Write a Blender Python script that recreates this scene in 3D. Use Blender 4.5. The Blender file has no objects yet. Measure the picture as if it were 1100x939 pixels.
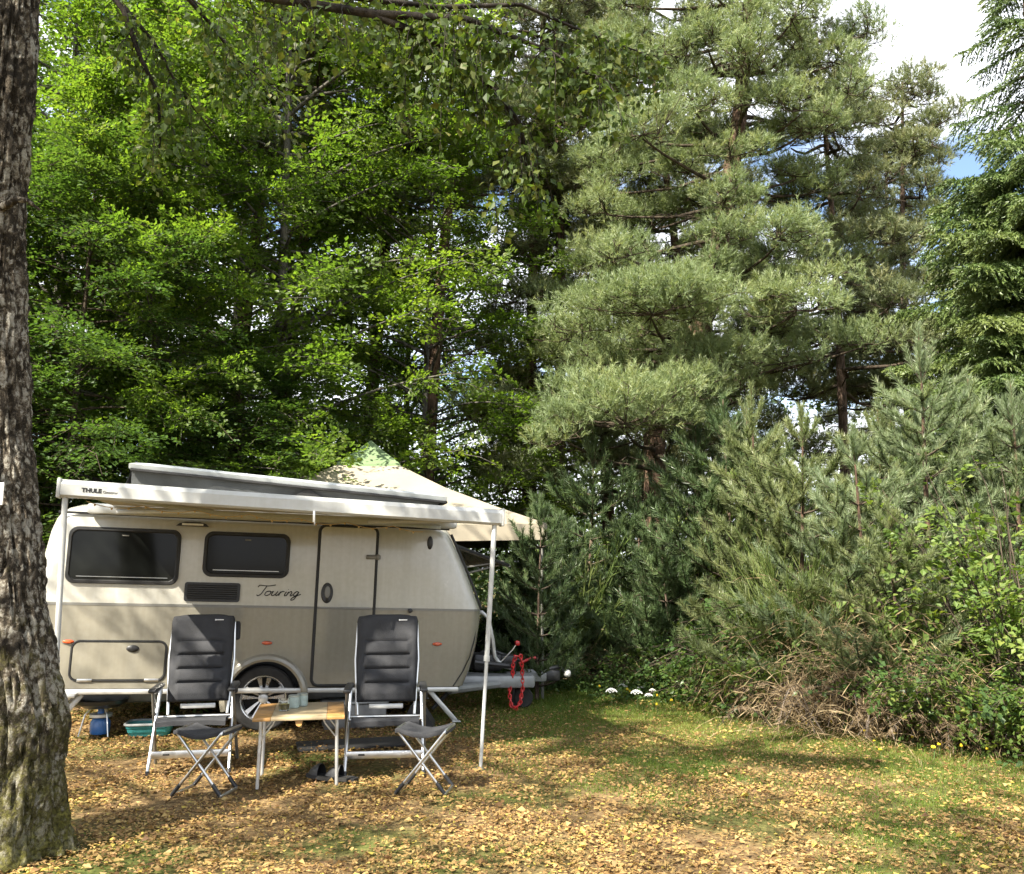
import bpy, bmesh, math, random
import numpy as np
from mathutils import Vector, Matrix
R_ = math.radians
S = bpy.context.scene
COL = S.collection

# ------------------------------------------------------------------ camera
FPX, CAMH, HORIZON = 970.0, 1.6, 610.0          # focal length in photo pixels, eye height, horizon row
PITCH = math.atan((HORIZON - 469.5) / FPX)
cd = bpy.data.cameras.new('camera'); cam = bpy.data.objects.new('camera', cd); COL.objects.link(cam)
cam.location = (0, 0, CAMH); cam.rotation_euler = (R_(90) + PITCH, 0, 0)
cd.sensor_width = 36; cd.lens = FPX / 1100 * 36; cd.clip_start = .05; cd.clip_end = 3000
S.camera = cam

# ------------------------------------------------------------------ sky and sun
SUN = Vector((-.46, -.59, .74)).normalized()     # towards the sun
w = bpy.data.worlds.new('World'); S.world = w; w.use_nodes = True
nt = w.node_tree; nd = nt.nodes; lk = nt.links; nd.clear()
wo = nd.new('ShaderNodeOutputWorld'); bg = nd.new('ShaderNodeBackground')
sky = nd.new('ShaderNodeTexSky'); sky.sky_type = 'NISHITA'; sky.sun_disc = False
sky.sun_elevation = math.asin(SUN.z); sky.sun_rotation = math.atan2(SUN.x, SUN.y)
tc = nd.new('ShaderNodeTexCoord'); mp = nd.new('ShaderNodeMapping'); mp.inputs['Scale'].default_value = (1, 1, 2.2)
mp.inputs['Location'].default_value = (.35, .1, 0)
nz = nd.new('ShaderNodeTexNoise'); nz.inputs['Scale'].default_value = 3.0; nz.inputs['Detail'].default_value = 7; nz.inputs['Roughness'].default_value = .55
cr = nd.new('ShaderNodeValToRGB'); cr.color_ramp.elements[0].position = .40; cr.color_ramp.elements[1].position = .52
mx = nd.new('ShaderNodeMix'); mx.data_type = 'RGBA'; mx.inputs[7].default_value = (6.4, 6.6, 7.0, 1)
lk.new(tc.outputs['Generated'], mp.inputs['Vector']); lk.new(mp.outputs[0], nz.inputs['Vector']); lk.new(nz.outputs['Fac'], cr.inputs[0])
lk.new(cr.outputs[0], mx.inputs[0]); lk.new(sky.outputs[0], mx.inputs[6]); lk.new(mx.outputs[2], bg.inputs[0])
bg.inputs[1].default_value = .08; lk.new(bg.outputs[0], wo.inputs[0])
sl = bpy.data.lights.new('sun', 'SUN'); sl.energy = 5.0; sl.angle = R_(.53); sl.color = (1, .93, .80)
so = bpy.data.objects.new('sun', sl); COL.objects.link(so); so.rotation_euler = SUN.to_track_quat('Z', 'Y').to_euler(); so.location = (-10, -8, 20)
vs = S.view_settings; vs.view_transform = 'Standard'; vs.look = 'None'; vs.exposure = 1.92; vs.gamma = 1; vs.use_curve_mapping = False
cy = S.cycles
cy.max_bounces = 7; cy.diffuse_bounces = 3; cy.glossy_bounces = 2; cy.transmission_bounces = 5; cy.transparent_max_bounces = 6
cy.caustics_reflective = cy.caustics_refractive = False; cy.sample_clamp_indirect = 8
cy.use_denoising = True; cy.denoising_prefilter = 'NONE'; cy.denoiser = 'OPENIMAGEDENOISE'; cy.denoising_input_passes = 'RGB_ALBEDO_NORMAL'
cy.use_adaptive_sampling = True; cy.adaptive_threshold = .02

# ------------------------------------------------------------------ helpers
def ray(px, py):
    v = (py - 469.5) / FPX
    return Vector(((px - 550) / FPX, math.cos(PITCH) + v * math.sin(PITCH), math.sin(PITCH) - v * math.cos(PITCH)))
def at(px, py, d):                                 # point seen at a photo pixel, d metres ahead
    r = ray(px, py); return Vector((0, 0, CAMH)) + r * (d / r.y)
def onz(px, py, z=0.0):                            # point seen at a photo pixel on the level z
    r = ray(px, py); return Vector((0, 0, CAMH)) + r * ((z - CAMH) / r.z)

def tag(o, label=None, cat=None, group=None, kind=None):
    if label: o['label'] = label
    if cat: o['category'] = cat
    if group: o['group'] = group
    if kind: o['kind'] = kind
    return o
def thing(name, label, cat, loc=(0, 0, 0), rz=0, group=None):
    o = bpy.data.objects.new(name, None); COL.objects.link(o); o.empty_display_size = .1
    o.location = loc; o.rotation_euler = (0, 0, rz)
    return tag(o, label, cat, group)
def kids(o): return [c for c in COL.objects if c.parent == o]
def copy_tree(o, parent=None):
    c = o.copy(); COL.objects.link(c)
    if parent: c.parent = parent
    for k in kids(o): copy_tree(k, c)
    return c

class MB:
    """collects shapes of one mesh object"""
    def __init__(s): s.v = []; s.f = []; s.m = []
    def add(s, vs, fs, mi=0):
        b = len(s.v); s.v += [tuple(p) for p in vs]; s.f += [tuple(i + b for i in f) for f in fs]; s.m += [mi] * len(fs); return s
    def bm(s, bm, mi=0, M=None):
        if M is not None: bm.transform(M)
        bm.verts.index_update(); s.add([v.co for v in bm.verts], [[v.index for v in f.verts] for f in bm.faces], mi); bm.free(); return s
    def box(s, c, size, bev=0, rot=None, mi=0, seg=2):
        bm = bmesh.new(); bmesh.ops.create_cube(bm, size=1); bmesh.ops.scale(bm, vec=size, verts=bm.verts)
        if bev: bmesh.ops.bevel(bm, geom=bm.edges[:], offset=bev, segments=seg, affect='EDGES', profile=.5)
        M = Matrix.Translation(c)
        if rot is not None: M = M @ rot
        return s.bm(bm, mi, M)
    def tube(s, pts, r, n=8, closed=False, cap=True, mi=0):
        P = [Vector(p) for p in pts]; k = len(P); rr = r if hasattr(r, '__len__') else [r] * k
        vs = []; up = None
        for i in range(k):
            if closed: t = P[(i + 1) % k] - P[i - 1]
            else: t = P[min(i + 1, k - 1)] - P[max(i - 1, 0)]
            t = t.normalized() if t.length > 1e-9 else Vector((0, 0, 1))
            if up is None: up = Vector((0, 0, 1)) if abs(t.z) < .9 else Vector((1, 0, 0))
            a = up - t * up.dot(t)
            if a.length < 1e-6: a = t.orthogonal()
            a.normalize(); up = a; b = t.cross(a)
            for j in range(n):
                q = 2 * math.pi * j / n; vs.append(P[i] + (a * math.cos(q) + b * math.sin(q)) * rr[i])
        fs = []
        for i in range(k if closed else k - 1):
            for j in range(n):
                i2 = (i + 1) % k; fs.append((i * n + j, i * n + (j + 1) % n, i2 * n + (j + 1) % n, i2 * n + j))
        if cap and not closed: fs += [tuple(range(n))[::-1], tuple((k - 1) * n + j for j in range(n))]
        return s.add(vs, fs, mi)
    def lathe(s, prof, M=None, n=24, mi=0, cap=True):
        M = M or Matrix(); vs = []; fs = []; k = len(prof)
        for (r, z) in prof:
            for j in range(n):
                q = 2 * math.pi * j / n; vs.append(M @ Vector((r * math.cos(q), r * math.sin(q), z)))
        for i in range(k - 1):
            for j in range(n): fs.append((i * n + j, i * n + (j + 1) % n, (i + 1) * n + (j + 1) % n, (i + 1) * n + j))
        if cap and prof[0][0] > 1e-4: fs.append(tuple(range(n))[::-1])
        if cap and prof[-1][0] > 1e-4: fs.append(tuple((k - 1) * n + j for j in range(n)))
        return s.add(vs, fs, mi)
    def prism(s, poly, o, ax, ay, dv, mi=0):
        o, ax, ay, dv = map(Vector, (o, ax, ay, dv)); n = len(poly)
        vs = [o + ax * x + ay * y for x, y in poly]; vs += [p + dv for p in vs]
        fs = [tuple(range(n))[::-1], tuple(range(n, 2 * n))] + [(i, (i + 1) % n, n + (i + 1) % n, n + i) for i in range(n)]
        return s.add(vs, fs, mi)
    def build(s, name, mats, parent=None, smooth=True, ang=35):
        me = bpy.data.meshes.new(name); me.from_pydata(s.v, [], s.f)
        bm = bmesh.new(); bm.from_mesh(me); bmesh.ops.recalc_face_normals(bm, faces=bm.faces); bm.to_mesh(me); bm.free()
        if not isinstance(mats, (list, tuple)): mats = [mats]
        for m in mats: me.materials.append(m)
        if len(mats) > 1: me.polygons.foreach_set('material_index', s.m)
        if smooth:
            me.polygons.foreach_set('use_smooth', [True] * len(me.polygons)); me.set_sharp_from_angle(angle=R_(ang))
        o = bpy.data.objects.new(name, me); COL.objects.link(o)
        if parent: o.parent = parent
        return o

def npmesh(name, parts, mats, parent=None, smooth=False):
    """parts: list of (V (n,3), F (m,k), val (m,), material index)"""
    V = np.concatenate([p[0] for p in parts]).astype(np.float32)
    off = 0; loops = []; tot = []; val = []; mi = []
    for v, f, a, m in parts:
        loops.append((np.asarray(f) + off).ravel()); tot.append(np.full(len(f), f.shape[1])); val.append(np.broadcast_to(a, (len(f),))); mi.append(np.full(len(f), m)); off += len(v)
    loops = np.concatenate(loops).astype(np.int32); tot = np.concatenate(tot).astype(np.int32)
    val = np.concatenate(val).astype(np.float32); mi = np.concatenate(mi).astype(np.int32)
    me = bpy.data.meshes.new(name)
    me.vertices.add(len(V)); me.vertices.foreach_set('co', V.ravel())
    me.loops.add(len(loops)); me.loops.foreach_set('vertex_index', loops)
    me.polygons.add(len(tot)); me.polygons.foreach_set('loop_start', np.concatenate([[0], np.cumsum(tot)[:-1]]).astype(np.int32)); me.polygons.foreach_set('loop_total', tot)
    if not isinstance(mats, (list, tuple)): mats = [mats]
    for m in mats: me.materials.append(m)
    me.polygons.foreach_set('material_index', mi)
    me.update(calc_edges=True)
    at_ = me.attributes.new('v', 'FLOAT', 'FACE'); at_.data.foreach_set('value', val)
    me.polygons.foreach_set('use_smooth', np.full(len(tot), smooth))
    me.validate()
    o = bpy.data.objects.new(name, me); COL.objects.link(o)
    if parent: o.parent = parent
    return o

def nrm(a): return a / np.maximum(np.linalg.norm(a, axis=-1, keepdims=True), 1e-9)
def leafquads(P, A, N, L, W, fold=.12, val=0., base=False):
    A = nrm(A); B = nrm(np.cross(N, A)); N = np.cross(A, B); L = np.broadcast_to(L, (len(P),))[:, None]; W = np.broadcast_to(W, (len(P),))[:, None]
    if base: P = P + A * L / 2
    V = np.stack([P - A * L / 2, P + B * W / 2 + N * W * fold - A * L * .08, P + A * L / 2, P - B * W / 2 + N * W * fold - A * L * .08], 1).reshape(-1, 3)
    F = np.arange(len(P) * 4).reshape(-1, 4)
    return V, F, np.broadcast_to(val, (len(P),)), 0
def needletris(P, D, L, Wd, rng, val=0.):
    D = nrm(D); S_ = nrm(np.cross(D, rng.normal(size=D.shape))); L = np.broadcast_to(L, (len(P),))[:, None]
    V = np.stack([P - S_ * Wd / 2, P + S_ * Wd / 2, P + D * L], 1).reshape(-1, 3)
    return V, np.arange(len(P) * 3).reshape(-1, 3), np.broadcast_to(val, (len(P),)), 0

# ------------------------------------------------------------------ materials
def newmat(name):
    m = bpy.data.materials.new(name); m.use_nodes = True; n = m.node_tree.nodes; n.clear(); return m, n, m.node_tree.links
def ramp(n, stops):
    r = n.new('ShaderNodeValToRGB'); e = r.color_ramp.elements
    while len(e) < len(stops): e.new(.5)
    for k, (p, c) in enumerate(stops): e[k].position = p; e[k].color = (*c, 1)
    return r
def leafmat(name, cols, trans=.4, tmul=(1.5, 1.6, .6), rough=.5, spec=.3):
    m, n, l = newmat(name); out = n.new('ShaderNodeOutputMaterial'); a = n.new('ShaderNodeAttribute'); a.attribute_name = 'v'
    r = ramp(n, [(i / max(1, len(cols) - 1), c) for i, c in enumerate(cols)]); l.new(a.outputs['Fac'], r.inputs[0])
    p = n.new('ShaderNodeBsdfPrincipled'); p.inputs['Roughness'].default_value = rough; p.inputs['Specular IOR Level'].default_value = spec
    l.new(r.outputs[0], p.inputs['Base Color'])
    if trans:
        t = n.new('ShaderNodeBsdfTranslucent'); mu = n.new('ShaderNodeMix'); mu.data_type = 'RGBA'; mu.blend_type = 'MULTIPLY'; mu.inputs[0].default_value = 1
        mu.inputs[7].default_value = (*tmul, 1); l.new(r.outputs[0], mu.inputs[6]); l.new(mu.outputs[2], t.inputs[0])
        ms = n.new('ShaderNodeMixShader'); ms.inputs[0].default_value = trans; l.new(p.outputs[0], ms.inputs[1]); l.new(t.outputs[0], ms.inputs[2]); l.new(ms.outputs[0], out.inputs[0])
    else: l.new(p.outputs[0], out.inputs[0])
    return m
def pm(name, col, rough=.5, metal=0., var=.12, scale=6., bump=0., bscale=80., coat=0., spec=.5, col2=None, trans=0.):
    m, n, l = newmat(name); out = n.new('ShaderNodeOutputMaterial'); p = n.new('ShaderNodeBsdfPrincipled'); l.new(p.outputs[0], out.inputs[0])
    tc = n.new('ShaderNodeTexCoord'); nz = n.new('ShaderNodeTexNoise'); nz.inputs['Scale'].default_value = scale; nz.inputs['Detail'].default_value = 5; l.new(tc.outputs['Object'], nz.inputs['Vector'])
    c2 = col2 or tuple(c * (1 - var) for c in col); c1 = col if col2 else tuple(min(1, c * (1 + var * .5)) for c in col)
    r = ramp(n, [(.35, c2), (.65, c1)]); l.new(nz.outputs['Fac'], r.inputs[0]); l.new(r.outputs[0], p.inputs['Base Color'])
    mr = n.new('ShaderNodeMapRange'); mr.inputs['To Min'].default_value = max(.02, rough - .08); mr.inputs['To Max'].default_value = min(1, rough + .08); l.new(nz.outputs['Fac'], mr.inputs[0]); l.new(mr.outputs[0], p.inputs['Roughness'])
    p.inputs['Metallic'].default_value = metal; p.inputs['Coat Weight'].default_value = coat; p.inputs['Coat Roughness'].default_value = .08; p.inputs['Specular IOR Level'].default_value = spec
    if trans: p.inputs['Transmission Weight'].default_value = trans
    if bump:
        n2 = n.new('ShaderNodeTexNoise'); n2.inputs['Scale'].default_value = bscale; n2.inputs['Detail'].default_value = 6; l.new(tc.outputs['Object'], n2.inputs['Vector'])
        b = n.new('ShaderNodeBump'); b.inputs['Strength'].default_value = bump; b.inputs['Distance'].default_value = .02; l.new(n2.outputs['Fac'], b.inputs['Height']); l.new(b.outputs[0], p.inputs['Normal'])
    return m

def paint(name, col, rough, coat):
    m = pm(name, col, rough, 0, .05, 2.5, 0, 80, coat); n = m.node_tree.nodes; l = m.node_tree.links; p = [q for q in n if q.type == 'BSDF_PRINCIPLED'][0]; src = p.inputs['Base Color'].links[0].from_socket
    tc = n.new('ShaderNodeTexCoord'); mp = n.new('ShaderNodeMapping'); mp.inputs['Scale'].default_value = (16, 16, .7); l.new(tc.outputs['Object'], mp.inputs[0]); nz = n.new('ShaderNodeTexNoise'); nz.inputs['Scale'].default_value = 1.4; nz.inputs['Detail'].default_value = 7; l.new(mp.outputs[0], nz.inputs['Vector'])
    n2 = n.new('ShaderNodeTexNoise'); n2.inputs['Scale'].default_value = 22; n2.inputs['Detail'].default_value = 8; l.new(tc.outputs['Object'], n2.inputs['Vector']); ad = n.new('ShaderNodeMath'); l.new(nz.outputs['Fac'], ad.inputs[0]); l.new(n2.outputs['Fac'], ad.inputs[1])
    r = ramp(n, [(.40, (.92, .91, .885)), (.60, (1, 1, 1))]); hv = n.new('ShaderNodeMath'); hv.operation = 'MULTIPLY'; hv.inputs[1].default_value = .5; l.new(ad.outputs[0], hv.inputs[0]); l.new(hv.outputs[0], r.inputs[0])
    mx = n.new('ShaderNodeMix'); mx.data_type = 'RGBA'; mx.blend_type = 'MULTIPLY'; mx.inputs[0].default_value = 1; l.new(src, mx.inputs[6]); l.new(r.outputs[0], mx.inputs[7]); l.new(mx.outputs[2], p.inputs['Base Color']); return m

def barkmat(name, dark, light, scale=(6, 6, 1.5), thr=(.4, .6), moss=0., zones=0., mosscol=(.09, .11, .02), third=None):
    m, n, l = newmat(name); out = n.new('ShaderNodeOutputMaterial'); p = n.new('ShaderNodeBsdfPrincipled'); l.new(p.outputs[0], out.inputs[0])
    p.inputs['Roughness'].default_value = .9; p.inputs['Specular IOR Level'].default_value = .15
    tc = n.new('ShaderNodeTexCoord'); mp = n.new('ShaderNodeMapping'); mp.inputs['Scale'].default_value = scale; l.new(tc.outputs['Object'], mp.inputs[0])
    nz = n.new('ShaderNodeTexNoise'); nz.inputs['Scale'].default_value = 1.6; nz.inputs['Detail'].default_value = 9; nz.inputs['Roughness'].default_value = .7; l.new(mp.outputs[0], nz.inputs['Vector'])
    fac = nz.outputs['Fac']
    if zones:
        nl = n.new('ShaderNodeTexNoise'); nl.inputs['Scale'].default_value = 2.6; nl.inputs['Detail'].default_value = 3; l.new(tc.outputs['Object'], nl.inputs['Vector'])
        mf = n.new('ShaderNodeMapping'); mf.inputs['Scale'].default_value = (15, 15, 6.5); l.new(tc.outputs['Object'], mf.inputs[0]); nf = n.new('ShaderNodeTexVoronoi'); nf.feature = 'DISTANCE_TO_EDGE'; nf.inputs['Scale'].default_value = 1.0; vm = n.new('ShaderNodeMixRGB'); vm.blend_type = 'ADD'; vm.inputs[0].default_value = 1.6; l.new(mf.outputs[0], vm.inputs[1]); l.new(nz.outputs['Color'], vm.inputs[2]); l.new(vm.outputs[0], nf.inputs['Vector'])
        cm = n.new('ShaderNodeMapRange'); cm.inputs['From Max'].default_value = .16; cm.inputs['To Min'].default_value = -.13; cm.inputs['To Max'].default_value = .05; l.new(nf.outputs['Distance'], cm.inputs[0])
        m1 = n.new('ShaderNodeMath'); m1.operation = 'MULTIPLY_ADD'; m1.inputs[1].default_value = zones; m1.inputs[2].default_value = -zones / 2; l.new(nl.outputs['Fac'], m1.inputs[0]); m2 = n.new('ShaderNodeMath'); l.new(fac, m2.inputs[0]); l.new(m1.outputs[0], m2.inputs[1]); m3 = n.new('ShaderNodeMath'); l.new(m2.outputs[0], m3.inputs[0]); l.new(cm.outputs[0], m3.inputs[1]); fac = m3.outputs[0]
    r = ramp(n, [(thr[0], dark), (thr[1], light)] if third is None else [(thr[0], dark), ((thr[0] + thr[1]) / 2, third), (thr[1], light)]); l.new(fac, r.inputs[0])
    col = r.outputs[0]
    if moss:
        n3 = n.new('ShaderNodeTexNoise'); n3.inputs['Scale'].default_value = 9; n3.inputs['Detail'].default_value = 12; n3.inputs['Roughness'].default_value = .78; l.new(tc.outputs['Object'], n3.inputs['Vector'])
        sx = n.new('ShaderNodeSeparateXYZ'); l.new(tc.outputs['Object'], sx.inputs[0])
        mr = n.new('ShaderNodeMapRange'); mr.inputs['From Min'].default_value = 0; mr.inputs['From Max'].default_value = 1.9; mr.inputs['To Min'].default_value = moss; mr.inputs['To Max'].default_value = -.12; l.new(sx.outputs['Z'], mr.inputs[0])
        ad = n.new('ShaderNodeMath'); ad.operation = 'ADD'; l.new(n3.outputs['Fac'], ad.inputs[0]); l.new(mr.outputs[0], ad.inputs[1])
        rr = ramp(n, [(.52, (0, 0, 0)), (.76, (.85, .85, .85))]); l.new(ad.outputs[0], rr.inputs[0])
        mx = n.new('ShaderNodeMix'); mx.data_type = 'RGBA'; l.new(rr.outputs[0], mx.inputs[0]); l.new(col, mx.inputs[6]); n4 = n.new('ShaderNodeTexNoise'); n4.inputs['Scale'].default_value = 60; n4.inputs['Detail'].default_value = 6; l.new(tc.outputs['Object'], n4.inputs['Vector']); rm = ramp(n, [(.35, tuple(c * .35 for c in mosscol)), (.65, tuple(c * 1.3 for c in mosscol))]); l.new(n4.outputs['Fac'], rm.inputs[0]); l.new(rm.outputs[0], mx.inputs[7]); col = mx.outputs[2]
    l.new(col, p.inputs['Base Color'])
    b = n.new('ShaderNodeBump'); b.inputs['Strength'].default_value = 1.; b.inputs['Distance'].default_value = .04; l.new(fac, b.inputs['Height']); l.new(b.outputs[0], p.inputs['Normal'])
    return m

M = {}
M['beech'] = leafmat('beech_leaf', [(.065, .105, .022), (.105, .16, .032), (.165, .205, .038)], .6, (1.4, 1.6, .55), .42, .35)
M['darkleaf'] = leafmat('dark_leaf', [(.04, .075, .02), (.06, .11, .03), (.10, .15, .04)], .45)
M['birch'] = leafmat('birch_leaf', [(.045, .075, .018), (.07, .105, .025), (.14, .14, .04)], .42)
M['sapling'] = leafmat('sapling_leaf', [(.07, .12, .03), (.12, .18, .04), (.18, .21, .045)], .4)
M['young2'] = leafmat('fresh_pine_needle', [(.125, .16, .075), (.19, .225, .10), (.26, .275, .12)], .4, (1.1, 1.2, .8), .4, .45)
M['straw'] = leafmat('dry_straw', [(.12, .085, .045), (.26, .19, .105), (.40, .32, .19)], .25, (1.2, 1.1, .8), .7, .2)
M['bramble'] = leafmat('bramble_leaf', [(.03, .065, .018), (.055, .10, .025), (.10, .13, .03)], .3, rough=.4)
M['pine'] = leafmat('pine_needle', [(.135, .185, .088), (.205, .26, .122), (.275, .305, .135)], .42, (1.2, 1.2, .7), .45, .4)
M['pine_grey'] = leafmat('grey_pine_needle', [(.11, .14, .07), (.165, .195, .095), (.225, .225, .11)], .38, (1.2, 1.2, .7), .45, .4)
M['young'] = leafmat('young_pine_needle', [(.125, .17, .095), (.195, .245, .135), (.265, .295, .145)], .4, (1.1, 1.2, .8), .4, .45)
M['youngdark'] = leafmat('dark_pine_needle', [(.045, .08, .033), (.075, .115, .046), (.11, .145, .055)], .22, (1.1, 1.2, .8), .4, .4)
M['spruce'] = leafmat('spruce_needle', [(.042, .078, .024), (.072, .112, .032), (.12, .15, .042)], .2, (1.2, 1.3, .6), .45, .35)
M['dry'] = leafmat('dry_fern', [(.085, .06, .036), (.17, .125, .075), (.27, .21, .13)], .25, (1.2, 1.1, .8), .7, .2)
M['broom'] = leafmat('broom_stem', [(.05, .09, .018), (.09, .13, .03), (.14, .16, .05)], .2, (1.2, 1.3, .6))
M['grass'] = leafmat('grass_blade', [(.06, .11, .016), (.115, .17, .026), (.21, .21, .055)], .35)
M['litter'] = leafmat('fallen_leaf', [(.085, .044, .02), (.21, .118, .046), (.35, .225, .085), (.42, .295, .115), (.48, .38, .08)], .2, (1.2, 1.1, .6), .6, .3)
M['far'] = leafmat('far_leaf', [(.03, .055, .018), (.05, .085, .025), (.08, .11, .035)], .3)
M['lavender'] = leafmat('heather_spike', [(.10, .10, .05), (.20, .15, .17), (.28, .20, .26)], .2, (1, 1, 1), .7)
M['beechbark'] = barkmat('beech_bark', (.045, .042, .036), (.14, .13, .11))
M['pinebark'] = barkmat('pine_bark', (.04, .028, .021), (.135, .085, .058), (9, 9, 2.5))
M['pinebark_grey'] = barkmat('grey_pine_bark', (.05, .036, .028), (.17, .12, .09), (9, 9, 2.5))
M['twig'] = barkmat('dark_twig', (.03, .024, .018), (.09, .07, .05))
M['limb'] = barkmat('dark_limb', (.014, .012, .010), (.055, .046, .038))
M['deadtwig'] = barkmat('dead_twig', (.10, .08, .065), (.24, .20, .165))
M['birchbark'] = barkmat('birch_bark', (.02, .017, .014), (.38, .36, .32), (7, 7, 3.2), (.43, .60), .26, third=(.15, .13, .105))

# ------------------------------------------------------------------ ground
def hgt(x, y):
    return .012 * np.sin(1.7 * x + .6 * y) * np.sin(1.3 * y - .4 * x + 1) + .007 * np.sin(5.1 * x + 2 * y) * np.cos(4.3 * y - x)
t_ = np.linspace(-1, 1, 221); gx = 9 * t_ + 500 * np.sign(t_) * np.abs(t_) ** 9; gy = 9 * t_ + 500 * np.sign(t_) * np.abs(t_) ** 9 + 8
X, Y = np.meshgrid(gx, gy); fade = np.exp(-(X ** 2 + (Y - 8) ** 2) / 200)
V = np.stack([X, Y, hgt(X, Y) * fade - .012], -1).reshape(-1, 3); k = len(gx)
ii = (np.arange(k - 1)[:, None] * k + np.arange(k - 1)[None]).ravel(); F = np.stack([ii, ii + 1, ii + k + 1, ii + k], 1)
m, n, l = newmat('leafy_soil'); out = n.new('ShaderNodeOutputMaterial'); p = n.new('ShaderNodeBsdfPrincipled'); l.new(p.outputs[0], out.inputs[0]); p.inputs['Roughness'].default_value = .95; p.inputs['Specular IOR Level'].default_value = .1
tc = n.new('ShaderNodeTexCoord'); n1 = n.new('ShaderNodeTexNoise'); n1.inputs['Scale'].default_value = .7; n1.inputs['Detail'].default_value = 6; l.new(tc.outputs['Object'], n1.inputs['Vector'])
n2 = n.new('ShaderNodeTexNoise'); n2.inputs['Scale'].default_value = 30; n2.inputs['Detail'].default_value = 8; l.new(tc.outputs['Object'], n2.inputs['Vector'])
r1 = ramp(n, [(.3, (.075, .048, .025)), (.55, (.18, .12, .058)), (.75, (.26, .195, .09))]); l.new(n2.outputs['Fac'], r1.inputs[0])
r2 = ramp(n, [(.3, (.05, .065, .018)), (.7, (.12, .13, .035))]); l.new(n2.outputs['Fac'], r2.inputs[0])
r3 = ramp(n, [(.47, (0, 0, 0)), (.60, (1, 1, 1))]); l.new(n1.outputs['Fac'], r3.inputs[0])
mx = n.new('ShaderNodeMix'); mx.data_type = 'RGBA'; l.new(r3.outputs[0], mx.inputs[0]); l.new(r1.outputs[0], mx.inputs[6]); l.new(r2.outputs[0], mx.inputs[7]); l.new(mx.outputs[2], p.inputs['Base Color'])
b = n.new('ShaderNodeBump'); b.inputs['Strength'].default_value = .7; b.inputs['Distance'].default_value = .03; l.new(n2.outputs['Fac'], b.inputs['Height']); l.new(b.outputs[0], p.inputs['Normal'])
ground = npmesh('ground', [(V, F, 0., 0)], m, smooth=True); tag(ground, 'leaf strewn forest clearing floor', 'ground', kind='structure')

# ------------------------------------------------------------------ caravan
def glossy(name, col, rough, coat, metal=0, spec=.5): return pm(name, col, rough, metal, .06, 3., 0, 80, coat, spec)
M['cv_white'] = paint('silver_white_paint', (.51, .50, .445), .25, .7)
M['cv_beige'] = paint('beige_metallic_paint', (.25, .235, .19), .24, .85)
M['cv_roof'] = glossy('pale_grey_roof_shell', (.40, .425, .43), .4, .3)
M['black_rubber'] = pm('black_rubber', (.015, .015, .015), .6, 0, .3, 20, .1, 60)
M['black_plastic'] = pm('black_plastic', (.022, .022, .023), .42, 0, .25, 25, .05, 120)
M['tyre'] = pm('tyre_rubber', (.022, .021, .02), .8, 0, .35, 18, .15, 60)
M['glass'] = pm('dark_tinted_acrylic', (.010, .011, .010), .07, 0, .4, 2, 0, 80, 0, .16)
M['alu'] = pm('brushed_aluminium', (.72, .72, .71), .33, 1, .12, 14, .02, 200)
M['alu_matt'] = pm('anodised_aluminium', (.62, .62, .60), .45, .7, .12, 10, .02, 200)
M['rim'] = pm('machined_alloy', (.68, .68, .68), .28, .9, .1, 12)
M['trim'] = pm('grey_trim_strip', (.20, .195, .175), .4, .3, .1, 8)
M['orange'] = pm('orange_lens', (.62, .10, .025), .2, 0, .15, 30, 0, 80, .6)
M['awning_white'] = paint('white_awning_enamel', (.48, .49, .48), .38, .2)
M['awning_cloth'] = pm('awning_cloth', (.42, .38, .31), .8, 0, .15, 6, .08, 90)
M['canvas_dark'] = pm('charcoal_canvas', (.075, .08, .082), .85, 0, .25, 5, .1, 60)
M['canvas_mid'] = pm('grey_canvas', (.15, .16, .16), .85, 0, .2, 5, .1, 60)
M['chassis'] = pm('galvanised_chassis', (.20, .20, .195), .55, .5, .25, 9, .05, 60)
M['galv'] = pm('grey_drawbar_paint', (.27, .28, .28), .45, .3, .2, 7, .03, 60)
M['red'] = pm('red_plastic', (.55, .03, .03), .35, 0, .2, 20, 0, 80, .3)
M['print'] = pm('black_print', (.012, .012, .012), .5)
M['whiteplastic'] = pm('white_plastic', (.75, .74, .70), .45, 0, .1, 10)

CV = thing('caravan', 'silver and beige touring caravan with raised pop-up roof and rolled out awning', 'caravan', (-2.484, 9.184, 0))
CV.rotation_euler = (0, .029, R_(16))
def rrect(w_, h_, r, n=6, c=(0, 0)):
    pts = []
    for k, (sx, sy) in enumerate(((1, 1), (-1, 1), (-1, -1), (1, -1))):
        for i in range(n + 1):
            a = math.pi / 2 * (k + i / n); pts.append((c[0] + sx * (w_ / 2 - r) + r * math.cos(a), c[1] + sy * (h_ / 2 - r) + r * math.sin(a)))
    return pts
def loft(levels, nc=7, ns=16):
    mb = MB(); vs = []; fs = []; cnt = None
    for (z, u0, u1, v0, v1, r) in levels:
        ring = rrect(u1 - u0, v1 - v0, r, nc, ((u0 + u1) / 2, (v0 + v1) / 2)); full = []
        for i, q in enumerate(ring):
            q2 = ring[(i + 1) % len(ring)]; full.append(q)
            if (i + 1) % (nc + 1) == 0:
                for s in range(1, ns): full.append((q[0] + (q2[0] - q[0]) * s / ns, q[1] + (q2[1] - q[1]) * s / ns))
        cnt = len(full); vs += [(a, b, z) for a, b in full]
    for i in range(len(levels) - 1):
        for j in range(cnt): fs.append((i * cnt + j, i * cnt + (j + 1) % cnt, (i + 1) * cnt + (j + 1) % cnt, (i + 1) * cnt + j))
    fs += [tuple(range(cnt))[::-1], tuple((len(levels) - 1) * cnt + j for j in range(cnt))]
    return mb.add(vs, fs)
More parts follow.
